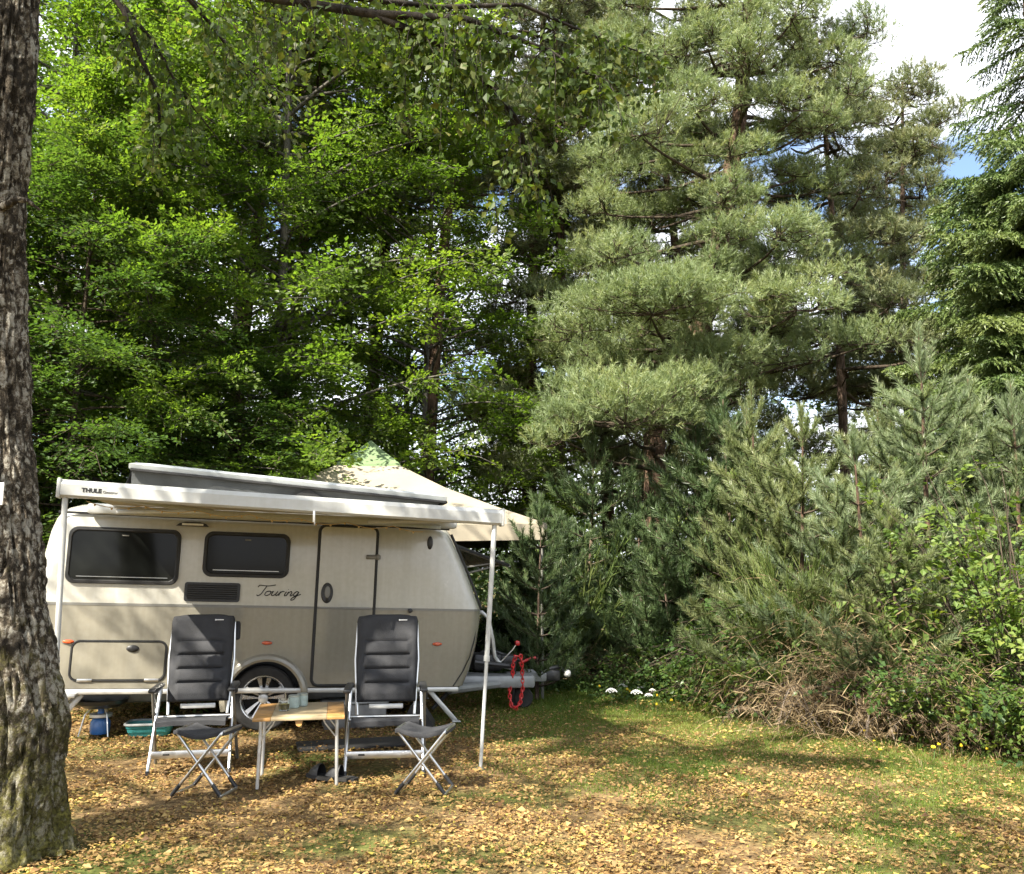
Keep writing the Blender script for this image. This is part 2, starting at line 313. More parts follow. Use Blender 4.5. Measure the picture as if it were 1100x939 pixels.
def platexz(mb, poly, v, th, mi=0): return mb.prism(poly, (0, v, 0), (1, 0, 0), (0, 0, 1), (0, -th, 0), mi)   # plate standing th proud of the side wall
BZ = 1.213
lower = loft([(.405, -1.99, 2.02, .03, 1.97, .12), (.43, -2.03, 2.06, 0, 2.0, .13), (.6, -2.09, 2.13, 0, 2, .14), (.85, -2.13, 2.195, 0, 2, .15), (1.05, -2.15, 2.222, 0, 2, .15), (BZ - .012, -2.155, 2.228, 0, 2, .15)]).build('lower_body', M['cv_beige'], CV)
cut = MB(); cut.lathe([(.352, -.3), (.352, .30)], Matrix.Translation((.03, 0, .33)) @ Matrix.Rotation(R_(90), 4, 'X'), 48)
cutter = cut.build('cutter', M['black_plastic'])
lower.parent = None
bmod = lower.modifiers.new('b', 'BOOLEAN'); bmod.operation = 'DIFFERENCE'; bmod.object = cutter; bmod.solver = 'EXACT'
bpy.context.view_layer.update(); dg = bpy.context.evaluated_depsgraph_get()
nm_ = bpy.data.meshes.new_from_object(lower.evaluated_get(dg)); lower.modifiers.clear(); lower.data = nm_
bpy.data.objects.remove(cutter); lower.parent = CV
lower.data.set_sharp_from_angle(angle=R_(35))
up = loft([(BZ + .012, -2.15, 2.222, 0, 2, .15), (1.4, -2.135, 2.15, 0, 2, .16), (1.65, -2.105, 2.045, 0, 2, .17), (1.9, -2.065, 1.925, 0, 2, .18), (2.02, -2.03, 1.865, .01, 1.99, .2), (2.08, -2.0, 1.825, .035, 1.965, .22), (2.13, -1.95, 1.775, .09, 1.91, .24), (2.17, -1.87, 1.69, .2, 1.8, .26), (2.2, -1.7, 1.5, .4, 1.6, .28)])
up.build('upper_body', M['cv_white'], CV)
bl = loft([(BZ - .0121, -2.158, 2.231, -.003, 2.003, .152), (BZ + .0119, -2.154, 2.227, -.003, 2.003, .152)]); bl.build('belt_strip', M['trim'], CV)
sk = MB()
for v_ in (-.004,): sk.box((.0, .04, .398), (3.98, .09, .05), .012)
sk.build('sill_rail', M['alu_matt'], CV)
rl = MB(); rl.tube([(-1.99, .008, 2.075), (1.83, .008, 2.06)], .012, 6); rl.build('roof_seam', M['black_rubber'], CV)
# front window seal and the tilted open front window
fs_ = MB(); fs_.tube([(2.213, .03, 1.235), (2.137, .035, 1.42), (2.032, .04, 1.66), (1.925, .045, 1.88), (1.862, .05, 2.01)], .014, 8); fs_.build('window_seal', M['black_rubber'], CV)
fw = MB(); bmx = Matrix.Translation((2.27, 1.0, 1.80)) @ Matrix.Rotation(R_(18), 4, 'Y')
bm = bmesh.new(); bmesh.ops.create_cube(bm, size=1); bmesh.ops.scale(bm, vec=(.66, 1.55, .03), verts=bm.verts); bmesh.ops.bevel(bm, geom=bm.edges[:], offset=.012, segments=2, affect='EDGES'); fw.bm(bm, 0, bmx)
fwo = fw.build('front_window', M['glass'], CV)
st = MB()
for v_ in (.35, 1.0, 1.65): st.tube([(2.05, v_, 1.66), (2.46, v_, 1.73)], .011, 6)
st.tube([(2.5, .24, 1.735), (2.5, 1.76, 1.735)], .018, 6); st.tube([(2.02, .3, 1.87), (2.6, .3, 1.69)], .016, 6); st.tube([(2.12, .42, 1.60), (2.5, .42, 1.70)], .012, 6)
st.build('window_stay', M['trim'], fwo)

def window(u0, u1, z0, z1):
    cu, cz = (u0 + u1) / 2, (z0 + z1) / 2; w_, h_ = u1 - u0, z1 - z0
    fr = MB(); po = rrect(w_, h_, .085, 8, (cu, cz)); pi_ = rrect(w_ - .085, h_ - .085, .06, 8, (cu, cz)); N = len(po)
    vs = [(a, -.001, b) for a, b in po] + [(a, -.024, b) for a, b in rrect(w_ - .012, h_ - .012, .082, 8, (cu, cz))] + [(a, -.026, b) for a, b in rrect(w_ - .06, h_ - .06, .07, 8, (cu, cz))] + [(a, -.012, b) for a, b in pi_]
    fs = [(k * N + j, k * N + (j + 1) % N, (k + 1) * N + (j + 1) % N, (k + 1) * N + j) for k in range(3) for j in range(N)]
    f = fr.add(vs, fs).build('window', M['black_rubber'], CV, ang=50)
    g = MB(); platexz(g, rrect(w_ - .08, h_ - .08, .06, 8, (cu, cz)), -.004, .012); g.build('pane', M['glass'], f)
    t = MB(); t.box((cu, -.022, z1 - .075), (.06, .008, .012), .002); t.build('window_catch', M['trim'], f)
    b = MB(); b.tube([(u0 + .10, -.0185, z0 + .068), (u1 - .10, -.0185, z0 + .068)], .004, 6); b.build('blind_rail', M['alu'], f)
window(-1.88, -.862, 1.404, 1.945); window(-.646, .187, 1.497, 1.945)
# refrigerator grille
g = MB(); platexz(g, rrect(.524, .187, .025, 4, (-.534, 1.3475)), 0, .014); gr_ = g.build('vent_grille', M['black_plastic'], CV)
g = MB()
for k in range(7): g.box((-.534, -.017, 1.285 + k * .021), (.47, .014, .006), .001, Matrix.Rotation(R_(30), 4, 'X'))
g.build('louvre', M['black_rubber'], gr_)
# entrance lamp
g = MB(); platexz(g, [(-.92, 1.985), (-.613, 1.985), (-.64, 2.012), (-.70, 2.026), (-.83, 2.026), (-.89, 2.012)], 0, .04); ol = g.build('entrance_lamp', M['black_plastic'], CV)
g = MB(); g.box((-.766, -.042, 2.003), (.2, .01, .02), .004); g.build('lens', M['whiteplastic'], ol)
# locker hatch
lc = MB(); lo = rrect(.84, .365, .07, 6, (-1.336, .685)); lc.tube([(a, -.002, b) for a, b in lo], .011, 6, True); lh = lc.build('locker_hatch', M['black_rubber'], CV)
lp = MB(); platexz(lp, rrect(.815, .34, .06, 6, (-1.336, .685)), 0, .006); lp.build('hatch_panel', M['cv_beige'], lh)
g = MB(); g.lathe([(.001, .020), (.03, .018), (.042, .010), (.045, 0)], Matrix.Translation((-1.22, -.004, .80)) @ Matrix.Rotation(R_(90), 4, 'X') @ Matrix.Diagonal((1.3, .75, 1, 1)), 20); g.build('hatch_lock', M['black_plastic'], lh)
for u_ in (-1.62, -1.03): g = MB(); g.box((u_, -.008, .505), (.13, .014, .028), .004); g.build('hatch_hinge', M['alu'], lh)
# side lamps
for u_ in (-1.79, .02, 1.743):
    g = MB(); platexz(g, [(.06 * math.cos(a), .024 * math.sin(a)) for a in np.linspace(0, 2 * math.pi, 20, endpoint=False)], 0, .006)
    g.v = [(x + u_, y, z + .86) for x, y, z in g.v]; b = g.build('marker_lamp', M['trim'], CV)
    g = MB(); g.lathe([(.001, .02), (.03, .017), (.05, .004), (.052, 0)], Matrix.Translation((u_, -.004, .86)) @ Matrix.Rotation(R_(90), 4, 'X') @ Matrix.Diagonal((1, .38, 1, 1)), 20); g.build('lens', M['orange'], b)
# door
DU0, DU1, DZ0, DZ1 = .474, 1.066, .445, 2.05
dp = rrect(DU1 - DU0, DZ1 - DZ0, .07, 6, ((DU0 + DU1) / 2, (DZ0 + DZ1) / 2))
d = MB(); d.tube([(a, -.003, b) for a, b in dp], .016, 8, True); door = d.build('door', M['black_rubber'], CV)
def clip(poly, zc, above):
    o = []
    for i, q in enumerate(poly):
        q2 = poly[(i + 1) % len(poly)]; a = (q[1] >= zc) == above; b2 = (q2[1] >= zc) == above
        if a: o.append(q)
        if a != b2: t = (zc - q[1]) / (q2[1] - q[1]); o.append((q[0] + t * (q2[0] - q[0]), zc))
    return o
ip = rrect(DU1 - DU0 - .03, DZ1 - DZ0 - .03, .055, 6, ((DU0 + DU1) / 2, (DZ0 + DZ1) / 2))
d = MB(); platexz(d, clip(ip, BZ + .012, True), 0, .012); d.build('door_panel', M['cv_white'], door)
d = MB(); platexz(d, clip(ip, BZ - .012, False), 0, .012); d.build('door_panel', M['cv_beige'], door)
d = MB(); d.box(((DU0 + DU1) / 2, -.007, BZ), (DU1 - DU0 - .04, .016, .022), .003); d.build('door_belt', M['trim'], door)
d = MB(); d.lathe([(.001, .012), (.09, .016), (.10, .010), (.104, 0)], Matrix.Translation((.579, -.012, 1.363)) @ Matrix.Rotation(R_(90), 4, 'X') @ Matrix.Diagonal((.58, 1, 1, 1)), 28); hd = d.build('door_handle', M['black_plastic'], door)
d = MB(); d.lathe([(.001, .02), (.055, .018), (.062, .010)], Matrix.Translation((.582, -.016, 1.372)) @ Matrix.Rotation(R_(90), 4, 'X') @ Matrix.Diagonal((.5, 1, 1, 1)), 24); d.build('handle_cup', M['trim'], hd)
for z_ in (1.74, .74): d = MB(); d.box((1.03, -.026, z_), (.15, .03, .045), .01); d.box((1.075, -.03, z_), (.035, .04, .06), .01); d.build('door_hinge', M['trim'], door)
# oval vent, water filler knob, mouldings
g = MB(); g.lathe([(.001, .02), (.05, .018), (.066, .006), (.068, 0)], Matrix.Translation((1.625, 0, 1.91)) @ Matrix.Rotation(R_(90), 4, 'X') @ Matrix.Diagonal((.45, 1.05, 1, 1)), 24); g.build('flue_cap', M['black_plastic'], CV)
g = MB(); g.lathe([(.001, .03), (.022, .026), (.026, 0)], Matrix.Translation((1.443, -.003, 1.2)) @ Matrix.Rotation(R_(90), 4, 'X'), 16); g.build('belt_knob', M['black_plastic'], CV)
g = MB(); g.tube([(1.93, -.0005, .43), (2.03, -.0005, .58), (2.10, .0, .73), (2.15, .03, .9), (2.178, .06, 1.1)], .006, 6); g.build('body_seam', M['black_rubber'], CV)
# wheel arch lip and liner
g = MB(); vs = []; fs = []; A = [R_(a) for a in np.linspace(-18, 198, 40)]
prof = [(.35, -.001), (.352, -.03), (.375, -.045), (.405, -.035), (.425, -.001)]
for a in A:
    for (r, y) in prof: vs.append((.03 + r * math.cos(a), y, .33 + r * math.sin(a)))
for i in range(len(A) - 1):
    for j in range(4): fs.append((i * 5 + j, i * 5 + j + 1, (i + 1) * 5 + j + 1, (i + 1) * 5 + j))
g.add(vs, fs); g.build('wheel_arch', M['cv_beige'], CV)
g = MB(); vs = []; fs = []
for a in A: vs += [(.03 + .350 * math.cos(a), .0, .33 + .350 * math.sin(a)), (.03 + .350 * math.cos(a), .297, .33 + .350 * math.sin(a))]
for i in range(len(A) - 1): fs.append((2 * i, 2 * i + 1, 2 * i + 3, 2 * i + 2))
vs += [(.03 + .3495 * math.cos(a), .296, .33 + .3495 * math.sin(a)) for a in A]; fs.append(tuple(range(2 * len(A), 3 * len(A)))); g.add(vs, fs); g.build('arch_liner', M['black_plastic'], CV)
def wheel(v_, sgn):
    T = Matrix.Translation((.02, v_, .318)) @ Matrix.Rotation(R_(90) * sgn, 4, 'X')
    t = MB(); t.lathe([(.215, -.08), (.25, -.092), (.295, -.09), (.315, -.07), (.32, -.03), (.32, .03), (.315, .07), (.295, .09), (.25, .092), (.215, .085)], T, 48, 0, False); wt = t.build('tyre', M['tyre'])
    we = bpy.data.objects.new('wheel', None); COL.objects.link(we); we.parent = CV; wt.parent = we
    r = MB(); r.lathe([(.20, -.06), (.215, .085), (.222, .09), (.212, .082), (.2, .06), (.19, -.055)], T, 48, 0, False)
    for k in range(5):
        for s2 in (-1, 1):
            a0 = k * 2 * math.pi / 5 + .3; dl = .17 * s2; q = [(.035, a0 + dl * 1.6 - .14, .052), (.035, a0 + dl * 1.6 + .14, .052), (.205, a0 + dl + .13 + .06 * s2, .078), (.205, a0 + dl - .09 + .06 * s2, .078)]
            top = [T @ Vector((rr * math.cos(a), rr * math.sin(a), z)) for rr, a, z in q]; bot = [T @ Vector((rr * math.cos(a), rr * math.sin(a), z - .025)) for rr, a, z in q]
            r.add(top + bot, [(0, 1, 2, 3), (4, 7, 6, 5), (0, 4, 5, 1), (1, 5, 6, 2), (2, 6, 7, 3), (3, 7, 4, 0)])
    r.build('rim', M['rim'], we)
    r = MB(); r.lathe([(.0, -.02), (.196, -.02)], T, 32); r.build('brake_drum', M['black_rubber'], we)
    r = MB(); r.lathe([(.05, .05), (.045, .066), (.03, .072), (.0005, .073)], T, 24); r.build('hub_cap', M['alu_matt'], we)
wheel(.11, 1); wheel(1.89, -1)
ch = MB(); ch.box((-.1, .45, .32), (3.7, .06, .14), .01); ch.box((-.1, 1.55, .32), (3.7, .06, .14), .01); ch.box((.02, 1, .3), (.08, 1.7, .08), .02); ch.box((0, 1.0, .40), (3.9, 1.9, .02)); ch.box((-1.2, .8, .30), (.7, .5, .16), .03); ch.build('chassis', M['chassis'], CV)
# corner steadies
def steady(p0, p1, rot=0):
    s_ = MB(); p0, p1 = Vector(p0), Vector(p1); dv = (p1 - p0); q = dv.to_track_quat('Z', 'Y').to_matrix().to_4x4(); s_.box((p0 + p1) / 2, (.06, .05, dv.length), .008, q); s_.box(p1, (.09, .09, .012), .003); return s_
steady((1.70, .15, .38), (2.0, .12, .06)).build('corner_steady', M['alu_matt'], CV)
steady((1.70, 1.85, .38), (2.0, 1.88, .06)).build('corner_steady', M['alu_matt'], CV)
s_ = steady((-1.65, .15, .36), (-1.95, .12, -.03)); s_.build('corner_steady', M['alu_matt'], CV)
b = MB(); b.tube([(1.98, .3, .36), (1.78, .3, .16)], .022, 8); b.build('steady_screw', M['black_plastic'], CV)
b = MB(); b.box((-1.80, -.05, .375), (.26, .14, .035), .008); b.tube([(-1.72, -.02, .36), (-1.86, .05, .2)], .014, 8); b.build('side_step', M['alu_matt'], CV)
# pop-up roof : shell, canvas
pr = MB(); shellL, shellR = -1.45, 1.86
def shl(u): return 2.64 - (u - shellL) / (shellR - shellL) * .175
vs = []; fs = []; us = [shellL, shellL + .07, shellL + .2, -.6, .3, 1.0, 1.5, 1.72, 1.82, shellR]
for i, u_ in enumerate(us):
    z_ = shl(u_); e = {0: .045, 1: .012, 8: .02, 9: .05}.get(i, 0); cs = [(.35, z_ - .075), (.335, z_ - .03), (.36, z_ - .006 - e * .5), (.45, z_ + .004 - e), (1.0, z_ + .03 - e), (1.55, z_ + .004 - e), (1.64, z_ - .006 - e * .5), (1.665, z_ - .03), (1.65, z_ - .075)]
    vs += [(u_, a, b_) for a, b_ in cs]
for i in range(len(us) - 1):
    for j in range(9): fs.append((i * 9 + j, i * 9 + (j + 1) % 9, (i + 1) * 9 + (j + 1) % 9, (i + 1) * 9 + j))
fs += [tuple(range(9)), tuple((len(us) - 1) * 9 + j for j in range(9))]; pr.add(vs, fs)
pro = pr.build('popup_roof', M['cv_roof'], CV, ang=50)
g = MB(); g.tube([(shellL + .02, .34, shl(shellL) - .088), (1.0, .34, shl(1.0) - .088), (shellR - .01, .345, shl(shellR) - .09)], .016, 6); g.tube([(shellR - .01, .34, shl(shellR) - .09), (shellR + .01, 1.0, shl(shellR) - .09), (shellR - .01, 1.66, shl(shellR) - .09)], .02, 6); g.build('roof_seal', M['black_rubber'], pro)
def canv(u0, u1, mi, inset=.0):
    n_ = 14; c = MB(); vs = []; fs = []
    for i in range(n_ + 1):
        u_ = u0 + (u1 - u0) * i / n_; wv = .012 * math.sin(i * 2.1) + inset
        vs += [(u_, .37 + wv, shl(u_) - .08), (u_, .40 - wv + .03 * math.sin(i), (shl(u_) + 2.17) / 2), (u_, .40 + wv, 2.17)]
    for i in range(n_):
        for j in range(2): fs.append((i * 3 + j, i * 3 + j + 1, (i + 1) * 3 + j + 1, (i + 1) * 3 + j))
    return c.add(vs, fs)
canv(-1.42, 1.78, 0).build('canvas_wall', M['canvas_dark'], pro)
c = MB(); c.add([(.35, .355, shl(.35) - .095), (.75, .37, 2.2), (-.1, .37, 2.2)], [(0, 1, 2)]); c.build('canvas_window', M['black_rubber'], pro)
c = MB(); c.add([(1.78, .37, shl(1.78) - .08), (1.78, 1.63, shl(1.78) - .08), (1.68, 1.6, 2.17), (1.68, .4, 2.17), (-1.42, .37, shl(-1.42) - .08), (-1.42, 1.63, shl(-1.42) - .08), (-1.55, 1.6, 2.16), (-1.55, .4, 2.16), (-1.42, 1.63, shl(-1.42) - .08), (1.78, 1.63, shl(1.78) - .08), (1.68, 1.6, 2.17), (-1.55, 1.6, 2.16)], [(0, 1, 2, 3), (4, 5, 6, 7), (8, 9, 10, 11)]); c.build('canvas_wall', M['canvas_mid'], pro)
# awning
aw = bpy.data.objects.new('awning', None); COL.objects.link(aw); aw.parent = CV
RL, RR = Vector((-1.575, -2.168, 2.14)), Vector((1.80, -2.168, 2.072))
rail = MB(); dr = (RR - RL); sec = [(-.035, -.066), (.03, -.066), (.05, -.05), (.052, .03), (.035, .062), (-.02, .068), (-.04, .05)]
vs = [RL + Vector((0, -a, b_)) for a, b_ in [(-x, z) for x, z in sec]]; vs = [RL + Vector((0, -x, z)) for x, z in sec]; vs += [q + dr for q in vs]; n7 = len(sec)
rail.add(vs, [tuple(range(n7)), tuple(range(n7, 2 * n7))] + [(i, (i + 1) % n7, n7 + (i + 1) % n7, n7 + i) for i in range(n7)]); rail.build('front_rail', M['awning_white'], aw, ang=25)
for q, s2 in ((RL, -1), (RR, 1)):
    e = MB(); e.box(q + Vector((s2 * .014, 0, 0)), (.028, .11, .15), .012); e.build('rail_end_cap', M['awning_white'], aw)
e = MB(); e.box(RL + Vector((-.012, .06, -.02)), (.03, .02, .05), .006); e.build('rail_bracket', M['black_plastic'], aw)
cs = MB(); cs.box((.08, -.065, 2.115), (3.62, .12, .10), .03); cs.build('roller_case', M['awning_white'], aw)
cl = MB(); n_ = 24; vs = []; fs = []
for i in range(n_ + 1):
    for j in range(13):
        t = i / n_; s2 = j / 12; q = RL.lerp(RR, .008 + .984 * t) + Vector((0, .03, .05)); u_ = q.x + (.05) * s2; vs.append((u_, q.y * (1 - s2) - .12 * s2, q.z * (1 - s2) + 2.15 * s2 - .03 * math.sin(math.pi * s2) * (.7 + .3 * math.sin(9 * t))))
for i in range(n_):
    for j in range(12): fs.append((i * 13 + j, i * 13 + j + 1, (i + 1) * 13 + j + 1, (i + 1) * 13 + j))
cl.add(vs, fs).build('awning_cloth', M['awning_cloth'], aw, ang=60)
for (a, b_, c_) in (((-1.45, -.12, 2.09), (-.55, -1.05, 2.08), (-1.3, -2.12, 2.09)), ((1.70, -.12, 2.07), (.85, -1.05, 2.05), (1.6, -2.12, 2.04))): ar = MB(); ar.tube([a, b_, c_], .02, 8); ar.build('folding_arm', M['awning_white'], aw)
for (tp, ft) in (((-1.545, -2.168, 2.08), (-1.455, -2.168, -.035)), ((1.752, -2.168, 2.01), (1.698, -2.168, .055))):
    tp, ft = Vector(tp), Vector(ft); md = tp.lerp(ft, .56)
    lg = MB(); lg.tube([tp, md], .021, 12); lg.tube([md, ft], .015, 12); lg.tube([md + (tp - md) * .02, md - (tp - md) * .02], .026, 12); lo_ = lg.build('awning_leg', M['awning_white'], aw)
    ftm = MB(); ftm.box(ft + Vector((0, 0, -.008)), (.08, .07, .025), .008); ftm.build('leg_foot', M['trim'], aw)
def text(body, size, loc, name, mat, parent, ext=.002, shear=0, off=0, sx=1.):
    c = bpy.data.curves.new('t', 'FONT'); c.body = body; c.size = size; c.extrude = ext; c.shear = shear; c.offset = off
    o = bpy.data.objects.new('t', c); COL.objects.link(o); bpy.context.view_layer.update()
    me = bpy.data.meshes.new_from_object(o.evaluated_get(bpy.context.evaluated_depsgraph_get())); bpy.data.objects.remove(o)
    me.transform(Matrix.Rotation(R_(90), 4, 'X') @ Matrix.Diagonal((sx, 1, 1, 1))); me.materials.clear(); me.materials.append(mat)
    o = bpy.data.objects.new(name, me); COL.objects.link(o); o.parent = parent; o.location = loc; return o
t1 = text('THULE', .040, (RL.x + .145, RL.y - .0525, RL.z - .022), 'lettering', M['print'], aw, off=.0016, sx=1.12); t1.rotation_euler = (0, .020, 0)
t2 = text('Omnistor', .026, (RL.x + .29, RL.y - .0525, RL.z - .026), 'lettering', M['trim'], aw, .0015); t2.rotation_euler = (0, .020, 0)
# the hand written model script beside the door
def smooth_path(P, k=6):
    P = [Vector((x, y, 0)) for x, y in P]; o = []
    for i in range(len(P) - 1):
        p0, p1, p2, p3 = P[max(i - 1, 0)], P[i], P[i + 1], P[min(i + 2, len(P) - 1)]
        for s in range(k):
            t = s / k; o.append(.5 * ((2 * p1) + (-p0 + p2) * t + (2 * p0 - 5 * p1 + 4 * p2 - p3) * t * t + (-p0 + 3 * p1 - 3 * p2 + p3) * t ** 3))
    return o + [P[-1]]
strokes = [[(-.3, 1.75), (-.15, 2.15), (.5, 2.1), (1.5, 2.05), (2.6, 2.3)], [(1.15, 2.08), (.95, 1.0), (.75, .2), (.35, -.1), (.1, .15)],
           [(2.0, .95), (1.55, .75), (1.5, .2), (1.9, 0), (2.3, .3), (2.35, .8), (2.0, .95), (2.4, .75), (2.75, .95)], [(2.75, .95), (2.65, .3), (2.9, 0), (3.3, .3), (3.5, .95), (3.4, .3), (3.6, 0), (3.85, .3)],
           [(3.85, .3), (4.1, .9), (4.05, .7), (4.0, 0)], [(4.05, .6), (4.35, .95), (4.7, .85)], [(5.05, .9), (4.95, .3), (5.1, 0), (5.35, .25)], [(5.15, 1.4), (5.18, 1.45)],
           [(5.45, .9), (5.4, .4), (5.35, 0), (5.5, .6), (5.85, .95), (6.05, .7), (5.98, .2), (6.15, 0), (6.45, .3)], [(7.2, .85), (6.85, .95), (6.55, .55), (6.65, .05), (7.05, .2), (7.25, .9), (7.15, .0), (6.95, -.75), (6.5, -.85), (6.6, -.4), (7.3, .1), (7.8, .4)]]
g = MB(); sc_ = .0565
for s_ in strokes:
    P = [(-.12 + (q.x + .35 * q.y) * sc_ * .98, -.003, 1.325 + q.y * .046) for q in smooth_path(s_)]; g.tube(P, .0052, 5)
g.build('lettering', M['print'], CV)
# drawbar
db = MB()
for s2 in (-1, 1): db.tube([(1.95, 1 + s2 * .75, .36), (2.75, 1 + s2 * .28, .38), (3.05, 1 + s2 * .08, .39)], .045, 8)
db.box((2.55, .72, .40), (.95, .25, .14), .03); db.build('drawbar', M['galv'], CV)
g = MB(); g.box((3.02, 1, .415), (.5, .16, .11), .025); g.tube([(3.0, 1, .45), (3.28, 1, .45)], .05, 12); g.build('overrun_shaft', M['galv'], CV)
g = MB(); g.box((3.35, 1, .43), (.2, .12, .13), .03); g.tube([(3.3, 1, .50), (3.45, 1, .53), (3.5, 1, .48)], .028, 8); cp = g.build('coupling', M['black_plastic'], CV)
g = MB(); bm = bmesh.new(); bmesh.ops.create_uvsphere(bm, u_segments=14, v_segments=8, radius=.045); g.bm(bm, 0, Matrix.Translation((3.55, 1, .45))); g.build('coupling_knob', M['whiteplastic'], cp)
jw = MB(); jw.tube([(2.82, .78, .62), (2.82, .78, .14)], .024, 10); jw.tube([(2.82, .78, .2), (2.85, .78, .11)], .03, 8); jo = jw.build('jockey_wheel', M['black_plastic'], CV)
g = MB(); g.lathe([(.03, -.045), (.10, -.045), (.118, -.03), (.12, 0), (.118, .03), (.10, .045), (.03, .045)], Matrix.Translation((2.93, .78, .205)) @ Matrix.Rotation(R_(90), 4, 'X'), 28); g.build('jockey_tyre', M['tyre'], jo)
g = MB(); g.lathe([(.03, -.05), (.065, -.046)], Matrix.Translation((2.93, .78, .205)) @ Matrix.Rotation(R_(90), 4, 'X'), 20); g.build('jockey_rim', M['trim'], jo)
g = MB(); g.tube([(2.66, .8, .60), (2.80, .8, .74), (2.84, .8, .80)], .008, 6); bl_ = g.build('brake_lever', M['alu'], CV)
g = MB(); g.box((2.855, .8, .815), (.055, .055, .055), .016); g.build('lever_knob', M['red'], bl_)
g = MB(); g.tube([(2.9, .85, .58), (3.05, .85, .64), (3.1, .85, .645)], .016, 8); g.build('brake_lever', M['red'], CV)
g = MB(); g.tube([(2.22, .9, 1.16), (2.42, .8, 1.16), (2.49, .78, 1.1), (2.55, .78, .85), (2.58, .78, .66), (2.66, .78, .565), (2.78, .78, .54)], .026, 10); g.build('manoeuvring_handle', M['alu_matt'], CV)
g = MB(); g.tube([(2.30, .6, .62), (2.45, .6, .60), (2.75, .65, .57)], .03, 8); g.tube([(2.25, 1.2, .55), (2.6, 1.1, .72), (2.95, 1, .60)], .02, 8); g.box((2.55, 1.05, .58), (.35, .25, .2), .04); g.box((2.8, 1.0, .6), (.2, .18, .14), .03); g.build('brake_rods', M['black_plastic'], CV)
# red safety chain hanging in a loop on the drawbar
chn = MB(); P = [(2.72, .62, .38), (2.72, .60, .62), (2.78, .58, .69), (2.88, .58, .68), (2.93, .6, .55), (2.95, .6, .32), (2.90, .6, .17), (2.80, .6, .11), (2.70, .6, .15), (2.66, .62, .28), (2.70, .62, .40)]
P = [(2.80 + (a - 2.81) * .52, b_, c_) for a, b_, c_ in P]; path = []
for i in range(len(P) - 1):
    a, b_ = Vector(P[i]), Vector(P[i + 1]); k = max(1, round((b_ - a).length / .042))
    path += [(a.lerp(b_, s / k), (b_ - a).normalized()) for s in range(k)]
for i, (q, t) in enumerate(path):
    sd = t.cross(Vector((0, 1, 0))).normalized() if i % 2 else t.cross(t.cross(Vector((0, 1, 0)))).normalized()
    chn.tube([q + t * .030 * math.cos(a) + sd * .017 * math.sin(a) for a in np.linspace(0, 2 * math.pi, 10, endpoint=False)], .0085, 6, True)
cho = chn.build('security_chain', M['red']); cho.location = CV.location; cho.rotation_euler = CV.rotation_euler; tag(cho, 'red chain looped over the caravan drawbar beside the jockey wheel', 'chain')
# little light string under the awning rail
CVM = Matrix.LocRotScale(CV.location, CV.rotation_euler, None)
ls = MB(); pts = []
for i in range(90):
    t = i / 89; q = RL.lerp(RR, .04 + .80 * t); pts.append(CVM @ (q + Vector((0, .25 + .35 * t, -.07 - .035 * abs(math.sin(t * 21)) - .03 * t))))
ls.tube(pts, .003, 5); M['cord'] = pm('amber_cord', (.55, .38, .16), .4); lso = thing('string_lights', 'thin string of tiny amber lights draped under the awning', 'string lights'); ls.build('cord', M['cord'], lso)
for i in range(2, 90, 4):
    b = MB(); bm = bmesh.new(); bmesh.ops.create_uvsphere(bm, u_segments=8, v_segments=6, radius=.009); b.bm(bm, 0, Matrix.Translation(pts[i] - Vector((0, 0, .008)))); b.build('bulb', M['cord'], lso)
hk = MB(); q = CVM @ (RL.lerp(RR, .545) + Vector((0, -.05, -.06))); hk.box(q + Vector((0, 0, -.035)), (.02, .012, .09), .005); hk.tube([q + Vector((0, 0, -.08)), q + Vector((.0, .02, -.10)), q + Vector((0, .035, -.08))], .004, 6); ho = hk.build('clothes_peg', M['alu_matt']); tag(ho, 'small silver peg clipped to the middle of the awning rail', 'peg')

# ------------------------------------------------------------------ pavilion tent behind the caravan
M['tent'] = pm('beige_tent_cloth', (.25, .22, .165), .85, 0, .1, 2.5, .06, 70)
M['tentcap'] = pm('green_tent_cloth', (.13, .19, .09), .85, 0, .12, 3, .06, 70)
TN = thing('pavilion_tent', 'beige square pavilion tent with small green peak behind the caravan', 'tent', (-2.13, 13.5, 0), R_(6))
hw = 2.34; prof = [(hw, 2.153), (1.75, 2.40), (1.1, 2.70), (.7, 2.93), (.40, 3.11)]
def roofmesh(pf):
    mb = MB(); vs = []; fs = []; n_ = 16
    for (r, z) in pf:
        for k in range(4):
            c0 = [(1, -1), (1, 1), (-1, 1), (-1, -1)][k]; c1 = [(1, -1), (1, 1), (-1, 1), (-1, -1)][(k + 1) % 4]
            for i in range(n_):
                t = i / n_; sag = .03 * math.sin(math.pi * t) * min(1, r)
                vs.append(((c0[0] + (c1[0] - c0[0]) * t) * r, (c0[1] + (c1[1] - c0[1]) * t) * r, z - sag))
    N = 4 * n_
    for i in range(len(pf) - 1):
        for j in range(N): fs.append((i * N + j, i * N + (j + 1) % N, (i + 1) * N + (j + 1) % N, (i + 1) * N + j))
    return mb.add(vs, fs)
roofmesh([(hw + .005, 1.95), (hw, 2.153)] + prof[1:]).build('roof_cloth', M['tent'], TN, ang=25)
roofmesh([(.46, 3.07), (.45, 3.11), (.21, 3.31), (.01, 3.50)]).build('peak_cap', M['tentcap'], TN, ang=25)
for sx in (-1, 1):
    for sy in (-1, 1):
        g = MB(); g.tube([(sx * (hw - .06), sy * (hw - .06), 0), (sx * (hw - .06), sy * (hw - .06), 2.1)], .018, 8); g.build('tent_pole', M['trim'], TN)
